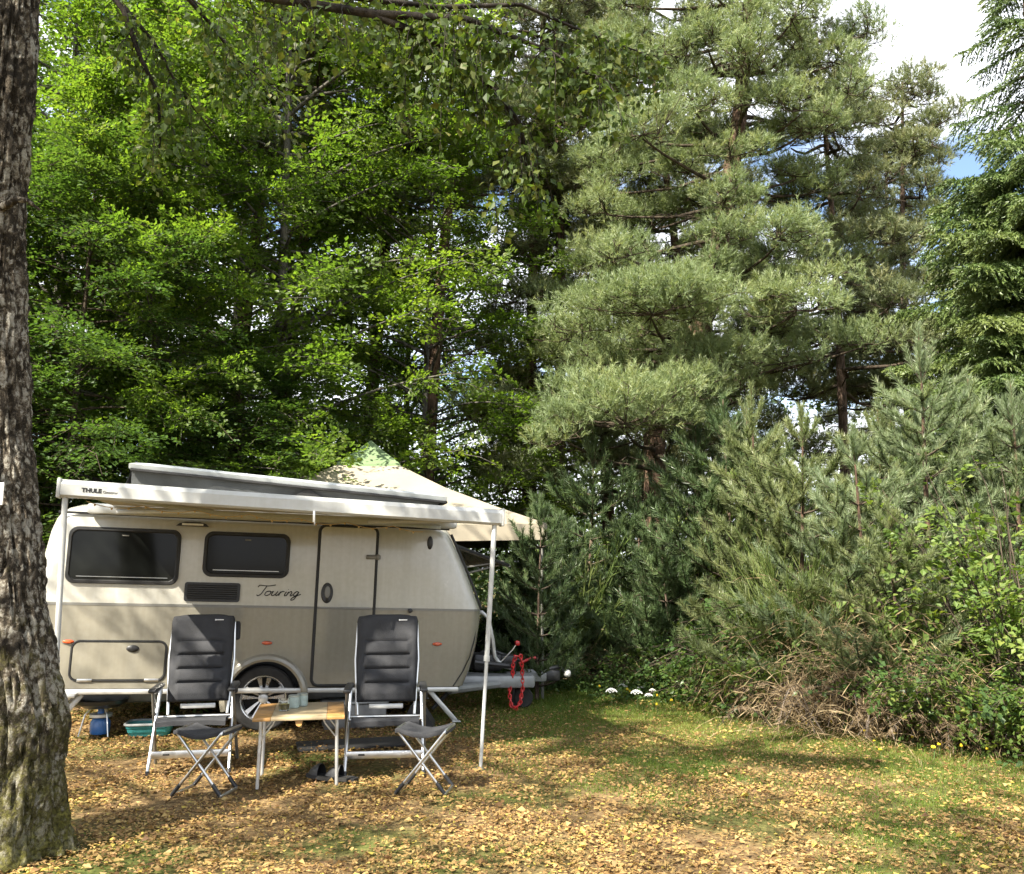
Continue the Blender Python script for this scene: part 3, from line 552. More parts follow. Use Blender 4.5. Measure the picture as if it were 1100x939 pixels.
# ------------------------------------------------------------------ foliage builders
def tubes_np(paths, n=5):
    mb = MB()
    for P, r in paths: mb.tube(P, r, n, cap=False)
    return mb
def limb_path(b, az, ln, rise, sag, k, rng):
    P = []; wob = rng.uniform(-.25, .25)
    for i in range(k + 1):
        s = i / k; a = az + wob * s; P.append((b[0] + math.cos(a) * ln * s, b[1] + math.sin(a) * ln * s, b[2] + ln * (rise * s - sag * s * s)))
    return np.array(P)
def plerp(P, s):
    x = s * (len(P) - 1); i = min(int(x), len(P) - 2); return P[i] + (P[i + 1] - P[i]) * (x - i)

def spray(rng, o, d, sl, nleaf, L, flat, droop, wf=.4):
    """flat fan of leaves from o along d"""
    d = d / np.linalg.norm(d); up = np.array([0, 0, 1.]) + rng.normal(size=3) * flat; s = np.cross(up, d); s /= np.linalg.norm(s); n_ = np.cross(d, s)
    al = rng.random(nleaf) ** .8 * sl; lat = (rng.random(nleaf) * 2 - 1) * wf * sl * np.sin(np.pi * (.18 + .8 * al / sl))
    P = o + d * al[:, None] + s * lat[:, None] + n_ * (rng.normal(size=nleaf) * .025)[:, None]; P[:, 2] -= droop * (al ** 2 + .5 * lat ** 2)
    A = d + s * (np.sign(lat) * .9)[:, None] + rng.normal(size=(nleaf, 3)) * .3; N = n_ + rng.normal(size=(nleaf, 3)) * .35
    return P, A, N

def broadleaf(rng, H, z0, Rr, nl, nspr, nleaf, L, prof, rise=.35, sag=.3, flat=.22, droop=.12, tr=.14, lean=(0, 0), slen=(.5, .95), wf=.4, minr=.12, tpow=.8, inner=.25):
    TP = []; K = 14
    ph = rng.uniform(0, 6)
    for i in range(K + 1):
        s = i / K; TP.append((lean[0] * s + .12 * math.sin(ph + 3 * s) * s, lean[1] * s + .12 * math.cos(ph + 2.3 * s) * s, H * s))
    TP = np.array(TP); paths = [(TP, [tr * (1 - .85 * i / K) * (1.25 if i == 0 else 1) for i in range(K + 1)])]
    Ps, As, Ns, vs = [], [], [], []
    for i in range(nl):
        t = (i + rng.random()) / nl; z = z0 + (H * .98 - z0) * t; az = i * 2.4 + rng.uniform(-.5, .5); ln = Rr * prof(t) * rng.uniform(.7, 1.12)
        LP = limb_path(plerp(TP, z / H), az, ln, rise * rng.uniform(.4, 1.5), sag, 6, rng); paths.append((LP, [max(.006, .028 * (1 - s / 7) * ln / 2.5) for s in range(7)]))
        lv = rng.normal() * .14
        for j in range(nspr):
            s = inner + (1 - inner) * rng.random() ** tpow; o = plerp(LP, s) + rng.normal(size=3) * [.06, .06, .12]; sd = 1 if j % 2 else -1
            a = az + sd * rng.uniform(.2, 1.35) * (1 if s < .93 else .3); d = np.array([math.cos(a), math.sin(a), rng.uniform(-.42, .42)]); sl_ = rng.uniform(*slen)
            P, A, N = spray(rng, o, d, sl_, nleaf, L, flat, droop, wf); Ps.append(P); As.append(A); Ns.append(N)
            vs.append(np.clip(.5 + lv + rng.normal() * .12 + rng.normal(size=nleaf) * .16, 0, 1))
            if j % 2 == 0: paths.append((np.array([o, o + d * sl_ * .45, o + d * sl_ * .85 - np.array([0, 0, droop * sl_ * sl_])]), [.007, .005, .003]))
    P = np.concatenate(Ps); n_ = len(P); Lr = L * rng.uniform(.7, 1.2, n_)
    return tubes_np(paths), leafquads(P, np.concatenate(As), np.concatenate(Ns), Lr, Lr * .64, .12, np.concatenate(vs))

def put_tree(name, label, cat, loc, trunk, tmat, leaf, lmat, group=None, rz=0, crown='crown'):
    T = thing(name, label, cat, loc, rz, group); trunk.build('trunk', tmat, T, ang=80); npmesh(crown, leaf if isinstance(leaf, list) else [leaf], lmat, T); return T
def again(T, label, loc, rz, sc, mat=None):
    c = copy_tree(T); c.location = loc; c.rotation_euler = (0, 0, rz); c.scale = (sc, sc, sc) if not hasattr(sc, '__len__') else sc; c['label'] = label
    if mat:
        for k in kids(c):
            if k.name.startswith('crown'): k.material_slots[0].link = 'OBJECT'; k.material_slots[0].material = M[mat]
    return c

# ------------------------------------------------------------------ foreground birch
rng = np.random.default_rng(5)
from mathutils import noise as mn
BT = thing('birch_tree', 'mossy rough barked birch trunk in the left foreground with overhanging limb', 'tree', (-2.93, 5.43, 0), 0, 'birches around the pitch')
cen = [(0, .06, .345), (.12, .06, .305), (.35, .07, .27), (.7, .07, .252), (1.4, -.07, .232), (2.4, -.22, .205), (3.76, -.35, .19), (5.25, -.35, .178), (7, -.3, .14), (9.5, -.2, .09), (11, -.2, .02)]
zs = np.concatenate([np.linspace(0, 5.8, 300), np.linspace(5.85, 10.8, 40)]); nA = 110
vs = []; 
for z in zs:
    cx = np.interp(z, [c[0] for c in cen], [c[1] for c in cen]); rr = np.interp(z, [c[0] for c in cen], [c[2] for c in cen])
    for j in range(nA):
        a = 2 * math.pi * j / nA; ca, sa = math.cos(a), math.sin(a)
        q = Vector((ca * rr * 9, sa * rr * 9, z * 3.2)); f = mn.fractal(q, .9, 2.1, 4); rdg = abs(mn.noise(Vector((ca * 5.5, sa * 5.5, z * 2.0 + 7)))) ; fl = .05 * math.exp(-z / .25) * math.sin(5 * a + 1)
        fine = mn.noise(Vector((ca * rr * 40, sa * rr * 40, z * 16)))
        r2 = rr + .020 * f - .034 * max(0, .2 - rdg) / .2 + fl + .011 * fine + .006 * mn.noise(Vector((ca * rr * 90, sa * rr * 90, z * 70))); vs.append((cx + ca * r2, sa * r2, z))
fs = [(i * nA + j, i * nA + (j + 1) % nA, (i + 1) * nA + (j + 1) % nA, (i + 1) * nA + j) for i in range(len(zs) - 1) for j in range(nA)]
tb = MB().add(vs, fs); M['birchtrunk'] = barkmat('birch_trunk_bark', (.034, .028, .021), (.36, .34, .29), (17, 17, 15), (.39, .63), .24, mosscol=(.12, .115, .025), third=(.12, .098, .072), zones=.6)
# dead snag stub
tb.tube([(-.25, -.10, 3.79), (-.08, -.20, 3.82), (.0, -.22, 3.80), (.07, -.21, 3.745)], [.03, .022, .014, .006], 8)
# overhanging limb and side branches (tree space)
o0 = Vector(BT.location)
LB = [[(-.35, -.05, 6.0), (.35, -.4, 5.75)] + [tuple(at(px, py, d) - o0) for px, py, d in ((215, -50, 4.9), (280, -4, 4.7), (400, 15, 4.6), (480, 50, 4.6), (530, 95, 4.7), (560, 135, 4.75), (566, 182, 4.8))],
      [tuple(at(px, py, d) - o0) for px, py, d in ((400, 15, 4.6), (500, 20, 4.5), (590, 55, 4.5), (650, 90, 4.5))],
      [tuple(at(px, py, d) - o0) for px, py, d in ((320, -10, 4.7), (470, 8, 5), (560, 5, 5.2), (640, 40, 5.4), (700, 60, 5.6))],
      [tuple(at(px, py, d) - o0) for px, py, d in ((100, -30, 5.0), (132, 10, 5.0), (152, 65, 5.05), (170, 100, 5.1), (172, 150, 5.15), (170, 172, 5.2))],
      [tuple(at(px, py, d) - o0) for px, py, d in ((110, -20, 5.0), (165, 45, 5.2), (195, 100, 5.3), (235, 150, 5.5))],
      [tuple(at(px, py, d) - o0) for px, py, d in ((180, -25, 5.0), (230, 30, 5.4), (250, 60, 5.6), (300, 100, 5.9))]]
LR = [.042, .024, .02, .02, .016, .014]
lm = MB()
for P, r in zip(LB, LR): 
    k = len(P); lm.tube(P, [r * (1 - .8 * i / (k - 1)) for i in range(k)], 8)
Ps, As, Ns, vs_ = [], [], [], []
def hang(o, d, ln, nleaf, L):
    P = []; k = 8; q = np.array(o, float); dd = np.array(d, float)
    pts = [q.copy()]
    for i in range(k): dd = dd * .72 + np.array([rng.normal() * .06, rng.normal() * .06, -.34]); q = q + dd / np.linalg.norm(dd) * ln / k; pts.append(q.copy())
    pts = np.array(pts); lm.tube(pts, [.0035 * (1 - .6 * i / k) for i in range(k + 1)], 4, cap=False)
    s = rng.random(nleaf) ** .8; B = np.array([plerp(pts, x) for x in s]); off = rng.normal(size=(nleaf, 3)) * .045; 
    Ps.append(B + off + [0, 0, -.02]); As.append(nrm(off) + [0, 0, -.9] + rng.normal(size=(nleaf, 3)) * .35); Ns.append(rng.normal(size=(nleaf, 3)) + [0, -.2, .5]); vs_.append(np.clip(.45 + rng.normal() * .1 + rng.normal(size=nleaf) * .2, 0, 1))
for bi, (P, cnt) in enumerate(zip(LB, (48, 46, 44, 16, 14, 16))):
    P = np.array(P); lo = 2.6 / (len(P) - 1) if bi == 0 else .1
    for j in range(cnt):
        s = rng.uniform(lo, 1); o = plerp(P, s); a = rng.uniform(0, 6.28); hang(o, (math.cos(a) * .7, math.sin(a) * .7, .25), rng.uniform(.2, .62) * (.8 if bi else 1), 24, .05)
# high crown beyond the frame: shades the pitch
crt, crl = broadleaf(np.random.default_rng(8), 8.6, 5.6, 3.4, 18, 9, 26, .08, lambda t: .55 + .6 * math.sin(math.pi * min(1, t * .85 + .12)) * (1 - .35 * t), .45, .35, .5, .35, .02, slen=(.5, 1.0), wf=.45)
crt.v = [(x - .3, y, z) for x, y, z in crt.v]
P = np.concatenate(Ps); Lr = .052 * rng.uniform(.7, 1.2, len(P)); low = leafquads(P, np.concatenate(As), np.concatenate(Ns), Lr, Lr * .78, .1, np.concatenate(vs_))
tb.build('trunk', M['birchtrunk'], BT, ang=80); lm.add(crt.v, crt.f); lm.build('limb', M['limb'], BT, ang=80); npmesh('crown', [low, crl], M['birch'], BT)

tD, lD = broadleaf(np.random.default_rng(9), 11.5, 4.6, 3.2, 46, 12, 28, .08, lambda t: .6 + .55 * math.sin(math.pi * (.1 + .8 * t)), .4, .3, .6, .3, .16, slen=(.5, 1.0), wf=.45)
D2 = put_tree('birch_tree', 'second birch standing beyond the left edge, its crown dappling the pitch', 'tree', (-6.6, 1.1, 0), tD, M['birchbark'], lD, M['birch'], 'birches around the pitch')  # out of view, added so its leaves break up the sun on the chairs
again(D2, 'birch behind the viewpoint throwing the shadow on the grass at lower right', (-.6, -1.0, 0), 2.2, .8)

# ------------------------------------------------------------------ beeches behind the caravan
pb = lambda t: .62 + .5 * math.sin(math.pi * (t * .8 + .1)) - .45 * t * t
tA, lA = broadleaf(np.random.default_rng(11), 13.5, 1.6, 3.7, 100, 34, 30, .082, pb, .5, .28, .6, .15, slen=(.35, .8))
tB_, lB = broadleaf(np.random.default_rng(12), 12.5, 1.2, 3.3, 96, 34, 30, .082, pb, .55, .25, .6, .15, slen=(.35, .8))
tC, lC = broadleaf(np.random.default_rng(13), 10.5, .8, 2.5, 76, 26, 34, .074, lambda t: .75 + .4 * math.sin(math.pi * t) - .5 * t * t, .2, .25, .35, .3, .09)
GB = 'beech trees behind the caravan'
BA = put_tree('beech_tree', 'tall bright green beech behind the caravan roof with slim fanned limbs', 'tree', (-3.9, 14.6, 0), tA, M['beechbark'], lA, M['beech'], GB, .4)
BB = put_tree('beech_tree', 'bright yellow green beech at far left above the caravan awning', 'tree', (-7.3, 14.0, 0), tB_, M['beechbark'], lB, M['beech'], GB, 1.2)
again(BA, 'layered beech left of the tall pine, sky showing through its crown', (-1.6, 16.8, 0), 2.6, .86)
again(BB, 'beech in the second row between the two brightest beeches', (-5.8, 18.5, 0), 3.3, 1.12)
again(BA, 'unseen beech added past the left edge to shade the lower foliage', (-10.8, 11.2, 0), 4.4, (.95, .95, .62))  # added out of view, flattened so only the low foliage gets its shade
again(BB, 'smaller bright beech just above the left end of the pop-up roof', (-5.3, 13.2, 0), 5.2, .78)
again(BA, 'shaded beech far back behind the tent peak', (-2.7, 22.5, 0), 1.1, .95)
again(BB, 'half hidden beech at left rear behind the leafy screen', (-11.5, 18.0, 0), .3, 1.1)
DT = put_tree('leafy_tree', 'dark narrow leaved tree rising close behind the caravan rear', 'tree', (-5.9, 11.9, 0), tC, M['twig'], lC, M['darkleaf'], 'dark leafy trees close behind the caravan')
DT.scale = (.85, .85, .72)
again(DT, 'dark leafy tree left of the caravan, half hidden by the birch trunk', (-7.7, 11.4, 0), 2., (.8, .8, .66))
again(DT, 'low dark leafy tree behind the middle of the pop-up roof', (-4.0, 13.3, 0), 3.6, (.8, .8, .45))

# ------------------------------------------------------------------ pines
def clump(rng, c, rx, ry, rz, dens=95, nn=13, nl=.10, nw=.011, lobes=None):
    """domed pad of needle tufts; returns needle base/dir/val"""
    lobes = lobes or max(5, int(rx * ry * 12) + 3); Bs, Ds, Vs, tw = [], [], [], []; c = np.array(c, float)
    for k in range(lobes):
        if k == 0: o = c.copy(); f2 = .5
        else: q = rng.uniform(0, 6.28); f = rng.uniform(.25, .95) ** .7 * .85; o = c + [math.cos(q) * rx * f, math.sin(q) * ry * f, rng.uniform(-.45, .35) * rz - .35 * rz * f * f]; f2 = rng.uniform(.2, .36)
        a, b_, h = rx * f2 * rng.uniform(.8, 1.2), ry * f2 * rng.uniform(.8, 1.2), rz * rng.uniform(.3, .62)
        n_ = int(dens * math.pi * a * b_ * .8) + 8; th = rng.uniform(0, 6.28, n_); r = np.sqrt(rng.random(n_)) * (1 + .22 * np.sin(th * 3 + k) + .15 * np.sin(th * 5 + 2 * k)); u_ = rng.random(n_) ** 2.2
        dome = np.sqrt(np.maximum(0, 1 - np.minimum(r, 1) ** 2)); P = o + np.stack([a * r * np.cos(th), b_ * r * np.sin(th), h * (dome * (1 - 1.1 * u_) - .35) + rng.normal(size=n_) * .05], 1)
        D = nrm(np.stack([np.cos(th) * r * .75, np.sin(th) * r * .75, 1.0 - .9 * u_], 1) + rng.normal(size=(n_, 3)) * .36); sv = np.clip(.5 + rng.normal() * .15 + rng.normal(size=n_) * .15, 0, 1)
        Q = np.repeat(P, nn, 0); DD = np.repeat(D, nn, 0); u = rng.random(len(Q)); Q = Q + DD * (u * .15)[:, None]
        side = nrm(np.cross(DD, rng.normal(size=DD.shape))); ang = rng.uniform(.25, .95, len(Q))[:, None]; nd_ = DD * np.cos(ang) + side * np.sin(ang)
        Bs.append(Q); Ds.append(nd_); Vs.append(np.clip(np.repeat(sv, nn) + rng.normal(size=len(Q)) * .1, 0, 1))
        base = c - [0, 0, rz * .55]; e = o - [0, 0, h * .3]; mid = (base + e) / 2 + rng.normal(size=3) * .06 - [0, 0, .04]
        tw.append((np.array([base, mid, e]), [.010, .008, .005]))
        for m_ in rng.choice(n_, 3, replace=False): tw.append((np.array([mid * .4 + e * .6, (e + P[m_]) / 2 + rng.normal(size=3) * .05, P[m_]]), [.008, .006, .003]))
    return np.concatenate(Bs), np.concatenate(Ds), np.concatenate(Vs), tw
def pine_from(rng, trunkP, trunkR, clumps, nl=.105, nw=.011, dens=95, nn=13, dead=30, crz=None):
    mb = MB(); mb.tube(trunkP, trunkR, 12); B, D, Vv = [], [], []; brs = MB(); TPn = np.array(trunkP)
    for (c, rx, ry, rz) in clumps:
        b, d, v, tw = clump(rng, c, rx, ry, rz, dens, nn); B.append(b); D.append(d); Vv.append(v)
        for P, r in tw: brs.tube(P, r, 4, cap=False)
        c = np.array(c); zz = min(max(c[2] - .35 * np.hypot(c[0], c[1]) * .5, trunkP[0][2]), trunkP[-1][2]); i = np.searchsorted(TPn[:, 2], zz); i = min(max(i, 1), len(TPn) - 1); f = (zz - TPn[i - 1, 2]) / max(1e-6, TPn[i, 2] - TPn[i - 1, 2]); s0 = TPn[i - 1] + (TPn[i] - TPn[i - 1]) * f
        e = c - [0, 0, rz * .7]; mid = s0 + (e - s0) * .5 + [rng.normal() * .08, rng.normal() * .08, -.10]; L_ = np.linalg.norm(e - s0)
        brs.tube([s0, s0 * .72 + mid * .28 + [0, 0, .03], mid, mid * .4 + e * .6 + [0, 0, -.03], e], [.045 * min(1.3, L_ / 2 + .3), .04, .03, .022, .014], 6, cap=False)
    for k in range(dead):
        i = rng.integers(1, len(TPn) - 1); s0 = TPn[i] + (TPn[i + 1] - TPn[i]) * rng.random() if i + 1 < len(TPn) else TPn[i]; a = rng.uniform(0, 6.28); ln = rng.uniform(.5, 1.8)
        P = [s0]; 
        for q in range(4): P.append(P[-1] + np.array([math.cos(a) * ln / 4, math.sin(a) * ln / 4, rng.normal() * .12])); a += rng.normal() * .25
        brs.tube(P, [.016, .012, .009, .006, .003], 4, cap=False)
        for q in range(5):
            s = plerp(np.array(P), rng.uniform(.3, 1)); a2 = a + rng.choice([-1, 1]) * rng.uniform(.4, 1.1); brs.tube([s, s + np.array([math.cos(a2), math.sin(a2), rng.normal() * .4]) * rng.uniform(.15, .45)], [.006, .003], 3, cap=False)
    B = np.concatenate(B); ln = nl * rng.uniform(.7, 1.2, len(B))
    return mb, brs, needletris(B, np.concatenate(D), ln, nw, rng, np.concatenate(Vv))
def put_pine(name, label, loc, tri, tmat, lmat, group=None, rz=0, bmat='twig'):
    T = thing(name, label, 'tree', loc, rz, group); tri[0].build('trunk', M[tmat], T, ang=80); tri[1].build('branches', M[bmat], T, ang=80); npmesh('crown', [tri[2]], M[lmat], T); return T

rng = np.random.default_rng(21)
# the big pine: pads of needles set out like the real tree
D0 = 15.5; base = at(704, 560, D0); base.z = 0; base = Vector((at(704, 545, D0).x, D0, 0))
tpx = [(704, 560), (703, 470), (715, 420), (742, 370), (762, 330), (772, 270), (783, 200), (794, 130), (800, 60), (806, 0), (812, -60), (815, -120)]
TPb = [(0, 0, 0)] + [tuple(at(px, py, D0) - base) for px, py in tpx]
TRb = [.21, .20, .19, .185, .18, .175, .165, .155, .14, .125, .11, .08, .03]
def pad(px, py, hwp, hhp, dd, ry=None):
    d = D0 + dd; s = d / FPX; return (tuple(at(px, py, d) - base), hwp * s, (ry or max(.7, hwp * s * .8)), max(.26, hhp * s * 1.15))
pads = [pad(690, 128, 72, 30, -2.0), pad(745, 100, 55, 26, -1.6), pad(858, 100, 58, 34, -1.2), pad(895, 55, 45, 22, .3), pad(760, 38, 48, 22, -1), pad(805, 45, 35, 20, -1.6),
        pad(835, 243, 62, 26, -1.7), pad(780, 200, 26, 14, -1.5), pad(676, 262, 46, 22, -1.9), pad(700, 318, 108, 34, -2.2), pad(855, 318, 78, 26, -1.9), pad(925, 358, 42, 20, -1.2), pad(840, 378, 55, 20, -1.0),
        pad(672, 425, 100, 50, -2.6), pad(735, 405, 60, 28, -2.4), pad(610, 455, 48, 26, -2.2), pad(760, 380, 70, 24, -1.5), pad(625, 345, 45, 20, -1.0), pad(900, 120, 35, 26, 1.2), pad(930, 25, 45, 20, .8), pad(700, 40, 60, 24, .3), pad(640, 90, 50, 24, 1.0),
        pad(650, 190, 45, 24, .6), pad(880, 190, 40, 22, 1.0), pad(770, 300, 60, 22, 1.2), pad(700, 230, 60, 22, 1.3), pad(850, 10, 60, 20, -1), pad(760, -30, 70, 24, -1), pad(700, -40, 60, 24, 0), pad(860, -60, 70, 24, .5), pad(810, -110, 70, 28, 0), pad(740, -100, 60, 24, .8), pad(820, 150, 45, 20, 1.6), pad(720, 170, 50, 20, 1.8), pad(905, 270, 40, 18, 1.6), pad(640, 270, 45, 18, 1.4),
        pad(790, 215, 45, 18, -1.4), pad(784, 160, 46, 17, -1.3), pad(768, 250, 46, 17, -1.3), pad(802, 18, 46, 17, -1.4), pad(796, 105, 40, 15, -1.2), pad(765, 287, 52, 18, -1.3), pad(797, 62, 36, 17, -1.6), pad(730, 60, 50, 26, -.4), pad(740, 175, 50, 20, .4), pad(800, 290, 50, 18, .2), pad(700, 365, 60, 18, .4), pad(650, 385, 50, 22, -1.0), pad(720, 455, 60, 26, -1.8), pad(800, 415, 50, 18, -.4), pad(655, 60, 45, 22, -.4), pad(910, 90, 30, 20, -.4), pad(610, 415, 40, 20, -1.4)]
for py in range(-90, 470, 44):
    xl = np.interp(py, [-90, 0, 100, 260, 320, 380, 430, 470], [680, 645, 640, 645, 595, 600, 575, 590]); xr = np.interp(py, [-90, 0, 100, 200, 260, 320, 380, 430, 470], [890, 945, 900, 885, 880, 905, 930, 790, 750])
    x = xl + rng.uniform(0, 40)
    while x < xr: pads.append(pad(x, py + rng.uniform(-14, 14), rng.uniform(38, 62), rng.uniform(11, 16), rng.uniform(-.5, 1.4))); x += rng.uniform(75, 120)
BP = put_pine('scots_pine', 'large pine with broad sunlit needle pads and leaning reddish trunk at centre right', tuple(base), pine_from(rng, TPb, TRb, pads, dead=60, dens=200, nn=18, nw=.0095, nl=.095), 'pinebark', 'pine', 'tall pines around the clearing')
def gen_pine(seed, H, z0, Rr, npad, tr, lean=.4, cone=.7):
    r = np.random.default_rng(seed); K = 10; ph = r.uniform(0, 6); TP = [(lean * (i / K) + .1 * math.sin(ph + 5 * i / K), .1 * math.cos(ph + 4 * i / K), H * i / K) for i in range(K + 1)]; TR = [tr * (1 - .8 * i / K) for i in range(K + 1)]
    cl = []
    for i in range(npad):
        t = (i + r.random()) / npad; z = z0 + (H - z0) * t; a = i * 2.4 + r.uniform(-.4, .4); ln = Rr * (1 - cone * t) * r.uniform(.45, 1.05); q = plerp(np.array(TP), z / H); sz = r.uniform(.6, 1.15) * (1 - .35 * t)
        cl.append(((q[0] + math.cos(a) * ln, q[1] + math.sin(a) * ln, z + .2 * ln), sz, sz * .85, sz * .5))
    return pine_from(r, TP, TR, cl, dens=140, nn=16, nl=.11, nw=.013, dead=60)
GP = 'tall pines around the clearing'
PA = put_pine('scots_pine', 'slender pine seen against the sky right of the big pine', (6.6, 17.5, 0), gen_pine(31, 12.5, 5.0, 2.0, 44, .13, -.35), 'pinebark_grey', 'pine_grey', GP, .5)
PB = put_pine('scots_pine', 'pale pine with hanging dead twigs just left of the big pine', (.9, 18.0, 0), gen_pine(32, 15, 2.6, 2.4, 72, .16, .8, .55), 'pinebark', 'pine_grey', GP, 1.5)
PC = put_pine('scots_pine', 'high crowned pine with bare reddish trunk glimpsed through the beech left of centre', (-4.6, 17.2, 0), gen_pine(33, 16, 8.5, 2.2, 34, .16, 1.1, .5), 'pinebark', 'pine_grey', GP, 0)
def pineagain(T, lb, x, y, rz, s): again(T, lb, (x, y, 0), rz, s)
pineagain(PC, 'bare reddish pine trunk rising directly behind the pop-up roof', -5.2, 16.0, .3, 1.0)
pineagain(PC, 'leaning reddish pine trunk seen right of the tent peak', -1.75, 17.0, -.2, 1.05)
pineagain(PC, 'bare pine trunk between the tent peak and the tall beech', -3.2, 18.6, .1, 1.1)
pineagain(PB, 'pine filling the gap behind the big pine on its left', 2.6, 22.5, 2.4, 1.15)
pineagain(PA, 'second slender pine against the sky, nearest the spruce', 8.6, 19.5, 3.0, 1.02)
pineagain(PB, 'pine crown showing behind the big pine on its right', 5.2, 22.0, 4.0, 1.0)
pineagain(PA, 'distant pine at far left behind the bright beech', -11.0, 25.0, 2.0, 1.35)
pineagain(PB, 'distant pine behind the young pines at right', 10.5, 25.0, 5.0, .9)
pineagain(PC, 'dark pine trunk standing behind the broadleaf bush right of the tent', .15, 17.5, .9, 1.0)
pineagain(PC, 'dark pine trunk right of the big pine trunk above the dark saplings', 3.9, 18.2, 2.5, .95)

# ------------------------------------------------------------------ spruce at the right edge
def gen_spruce(seed, H, Rb, z0):
    r = np.random.default_rng(seed); tr = MB(); TP = [(0, 0, H * i / 8) for i in range(9)]; tr.tube(TP, [.2 * (1 - .93 * i / 8) for i in range(9)], 10); br = MB(); B, D, Vv = [], [], []
    z = z0
    while z < H - .2:
        hi = z > 7.5; nb = 4 if hi else 7; R0 = Rb * (1 - (z / H)) ** 1.05 + .12
        for k in range(nb):
            a = k * 6.283 / nb + z * 3.1 + r.uniform(-.3, .3); ln = R0 * r.uniform(.75, 1.12); zz = z + r.uniform(-.1, .1)
            P = np.array([(math.cos(a) * ln * s, math.sin(a) * ln * s, zz + ln * (-.05 * s - .50 * s * s + .34 * s ** 3)) for s in np.linspace(0, 1, 7)]); br.tube(P, [.022 * (1 - .8 * q / 6) for q in range(7)], 4, cap=False)
            nt_ = max(5, int(ln / (.05 if hi else .03))); sv0 = r.normal() * .1
            for q in range(nt_):
                s = .15 + .85 * (q + r.random()) / nt_; o = plerp(P, s)
                for sd in (-1, 1):
                    tl = min(.5, .16 + .34 * ln * (1 - s) + .1 * r.random()); d = np.array([math.cos(a) * .6 - sd * math.sin(a) * .8, math.sin(a) * .6 + sd * math.cos(a) * .8, -.35 + r.normal() * .18]); d /= np.linalg.norm(d)
                    m_ = int(tl / .016); u = np.linspace(0, 1, m_); pts = o + d * (u * tl)[:, None]; pts[:, 2] -= .5 * (u * tl) ** 2 * 1.6; dd = d + np.outer(u, [0, 0, -.55]); nd_ = nrm(dd + r.normal(size=(m_, 3)) * .55)
                    B.append(pts); D.append(nd_); Vv.append(np.clip(.35 + .45 * u * s + sv0 + r.normal(size=m_) * .12, 0, 1))
        z += .20 + .06 * (1 - z / H) + (.20 if hi else 0)
    B = np.concatenate(B); return tr, br, needletris(B, np.concatenate(D), (.06 * r.uniform(.8, 1.3, len(B))), .026, r, np.concatenate(Vv))
sp = gen_spruce(41, 12.8, 3.3, 1.0)
SP = put_pine('spruce_tree', 'dense green spruce with drooping branches at the right edge', (7.8, 12.6, 0), sp, 'pinebark_grey', 'spruce', 'spruces at the right edge', 0, 'twig')
again(SP, 'spruce farther back behind the right edge spruce', (13.0, 16.5, 0), 1.3, .85)

# ------------------------------------------------------------------ young pines
def gen_young(seed, h, Rr, lead=.55, step=.30, nlen=.095, nw=.0082, nper=190, up=.9, branch_n=5):
    r = np.random.default_rng(seed); tr = MB(); TP = np.array([(.05 * math.sin(2 * s + seed), .05 * math.cos(3 * s), h * s) for s in np.linspace(0, 1, 9)]); tr.tube(TP, [.045 * h / 3 * (1 - .75 * i / 8) for i in range(9)], 8); br = MB(); B, D, Vv = [], [], []
    def shoot(P, frm, n_, nl, ang):
        P = np.array(P); u = frm + (1 - frm) * r.random(n_); q = np.array([plerp(P, x) for x in u]); d = nrm(P[-1] - P[-2]); DD = np.broadcast_to(d, q.shape); sd = nrm(np.cross(DD, r.normal(size=q.shape))); a = r.uniform(ang[0], ang[1], n_)[:, None]; B.append(q); D.append((DD * np.cos(a) + sd * np.sin(a)) * nl); Vv.append(np.clip(.5 + r.normal() * .14 + r.normal(size=n_) * .12, 0, 1))
    z = .15
    while z < h - .25:
        t = z / h; R0 = Rr * (1 - t) ** .75 + .10
        for k in range(branch_n):
            a = k * 6.283 / branch_n + z * 5 + r.uniform(-.3, .3); ln = R0 * r.uniform(.7, 1.1); o = plerp(TP, t); rise = up * r.uniform(.55, 1.1) * (.55 + .6 * t)
            P = np.array([o + np.array([math.cos(a) * ln * s, math.sin(a) * ln * s, ln * rise * (.35 * s + .65 * s * s)]) for s in np.linspace(0, 1, 6)]); br.tube(P, [.012 * (1 - .6 * q / 5) for q in range(6)], 4, cap=False); shoot(P, max(.25, 1 - .45 / max(ln, .2)), nper, nlen, (.35, .95))
            for q in range(int(2 + ln * 5)):
                s = r.uniform(.35, .95); b = plerp(P, s); a2 = a + r.choice([-1, 1]) * r.uniform(.5, 1.0); l2 = r.uniform(.18, .38); P2 = np.array([b, b + np.array([math.cos(a2) * l2 * .6, math.sin(a2) * l2 * .6, l2 * .28]), b + np.array([math.cos(a2) * l2, math.sin(a2) * l2, l2 * .8])]); br.tube(P2, [.006, .005, .004], 3, cap=False); shoot(P2, .1, int(nper * .75), nlen, (.35, .95))
        z += step * r.uniform(.85, 1.15)
    top = TP[-1]; P = np.array([top - [0, 0, .25], top, top + [0, 0, lead]]); tr.tube([top, top + np.array([0, 0, lead])], [.013, .008], 6); shoot(P, .42, int(nper * 2.6), nlen * 1.25, (.3, .75))
    for k in range(5): a = k * 1.257 + r.random(); P = np.array([top, top + np.array([math.cos(a) * .10, math.sin(a) * .10, lead * .3]), top + np.array([math.cos(a) * .16, math.sin(a) * .16, lead * .66])]); br.tube(P, [.008, .006, .004], 4, cap=False); shoot(P, .25, nper, nlen, (.3, .8))
    B = np.concatenate(B); D = np.concatenate(D); ln = np.linalg.norm(D, axis=1) * r.uniform(.8, 1.15, len(B)); return tr, br, needletris(B, D, ln, nw, r, np.concatenate(Vv))
GY = 'young bluish pines at the right'
y1 = gen_young(51, 3.35, 1.2); y2 = gen_young(52, 2.75, 1.3, .4); y3 = gen_young(53, 2.3, 1.1, .45, .27, .09, .0082, 165, .7)
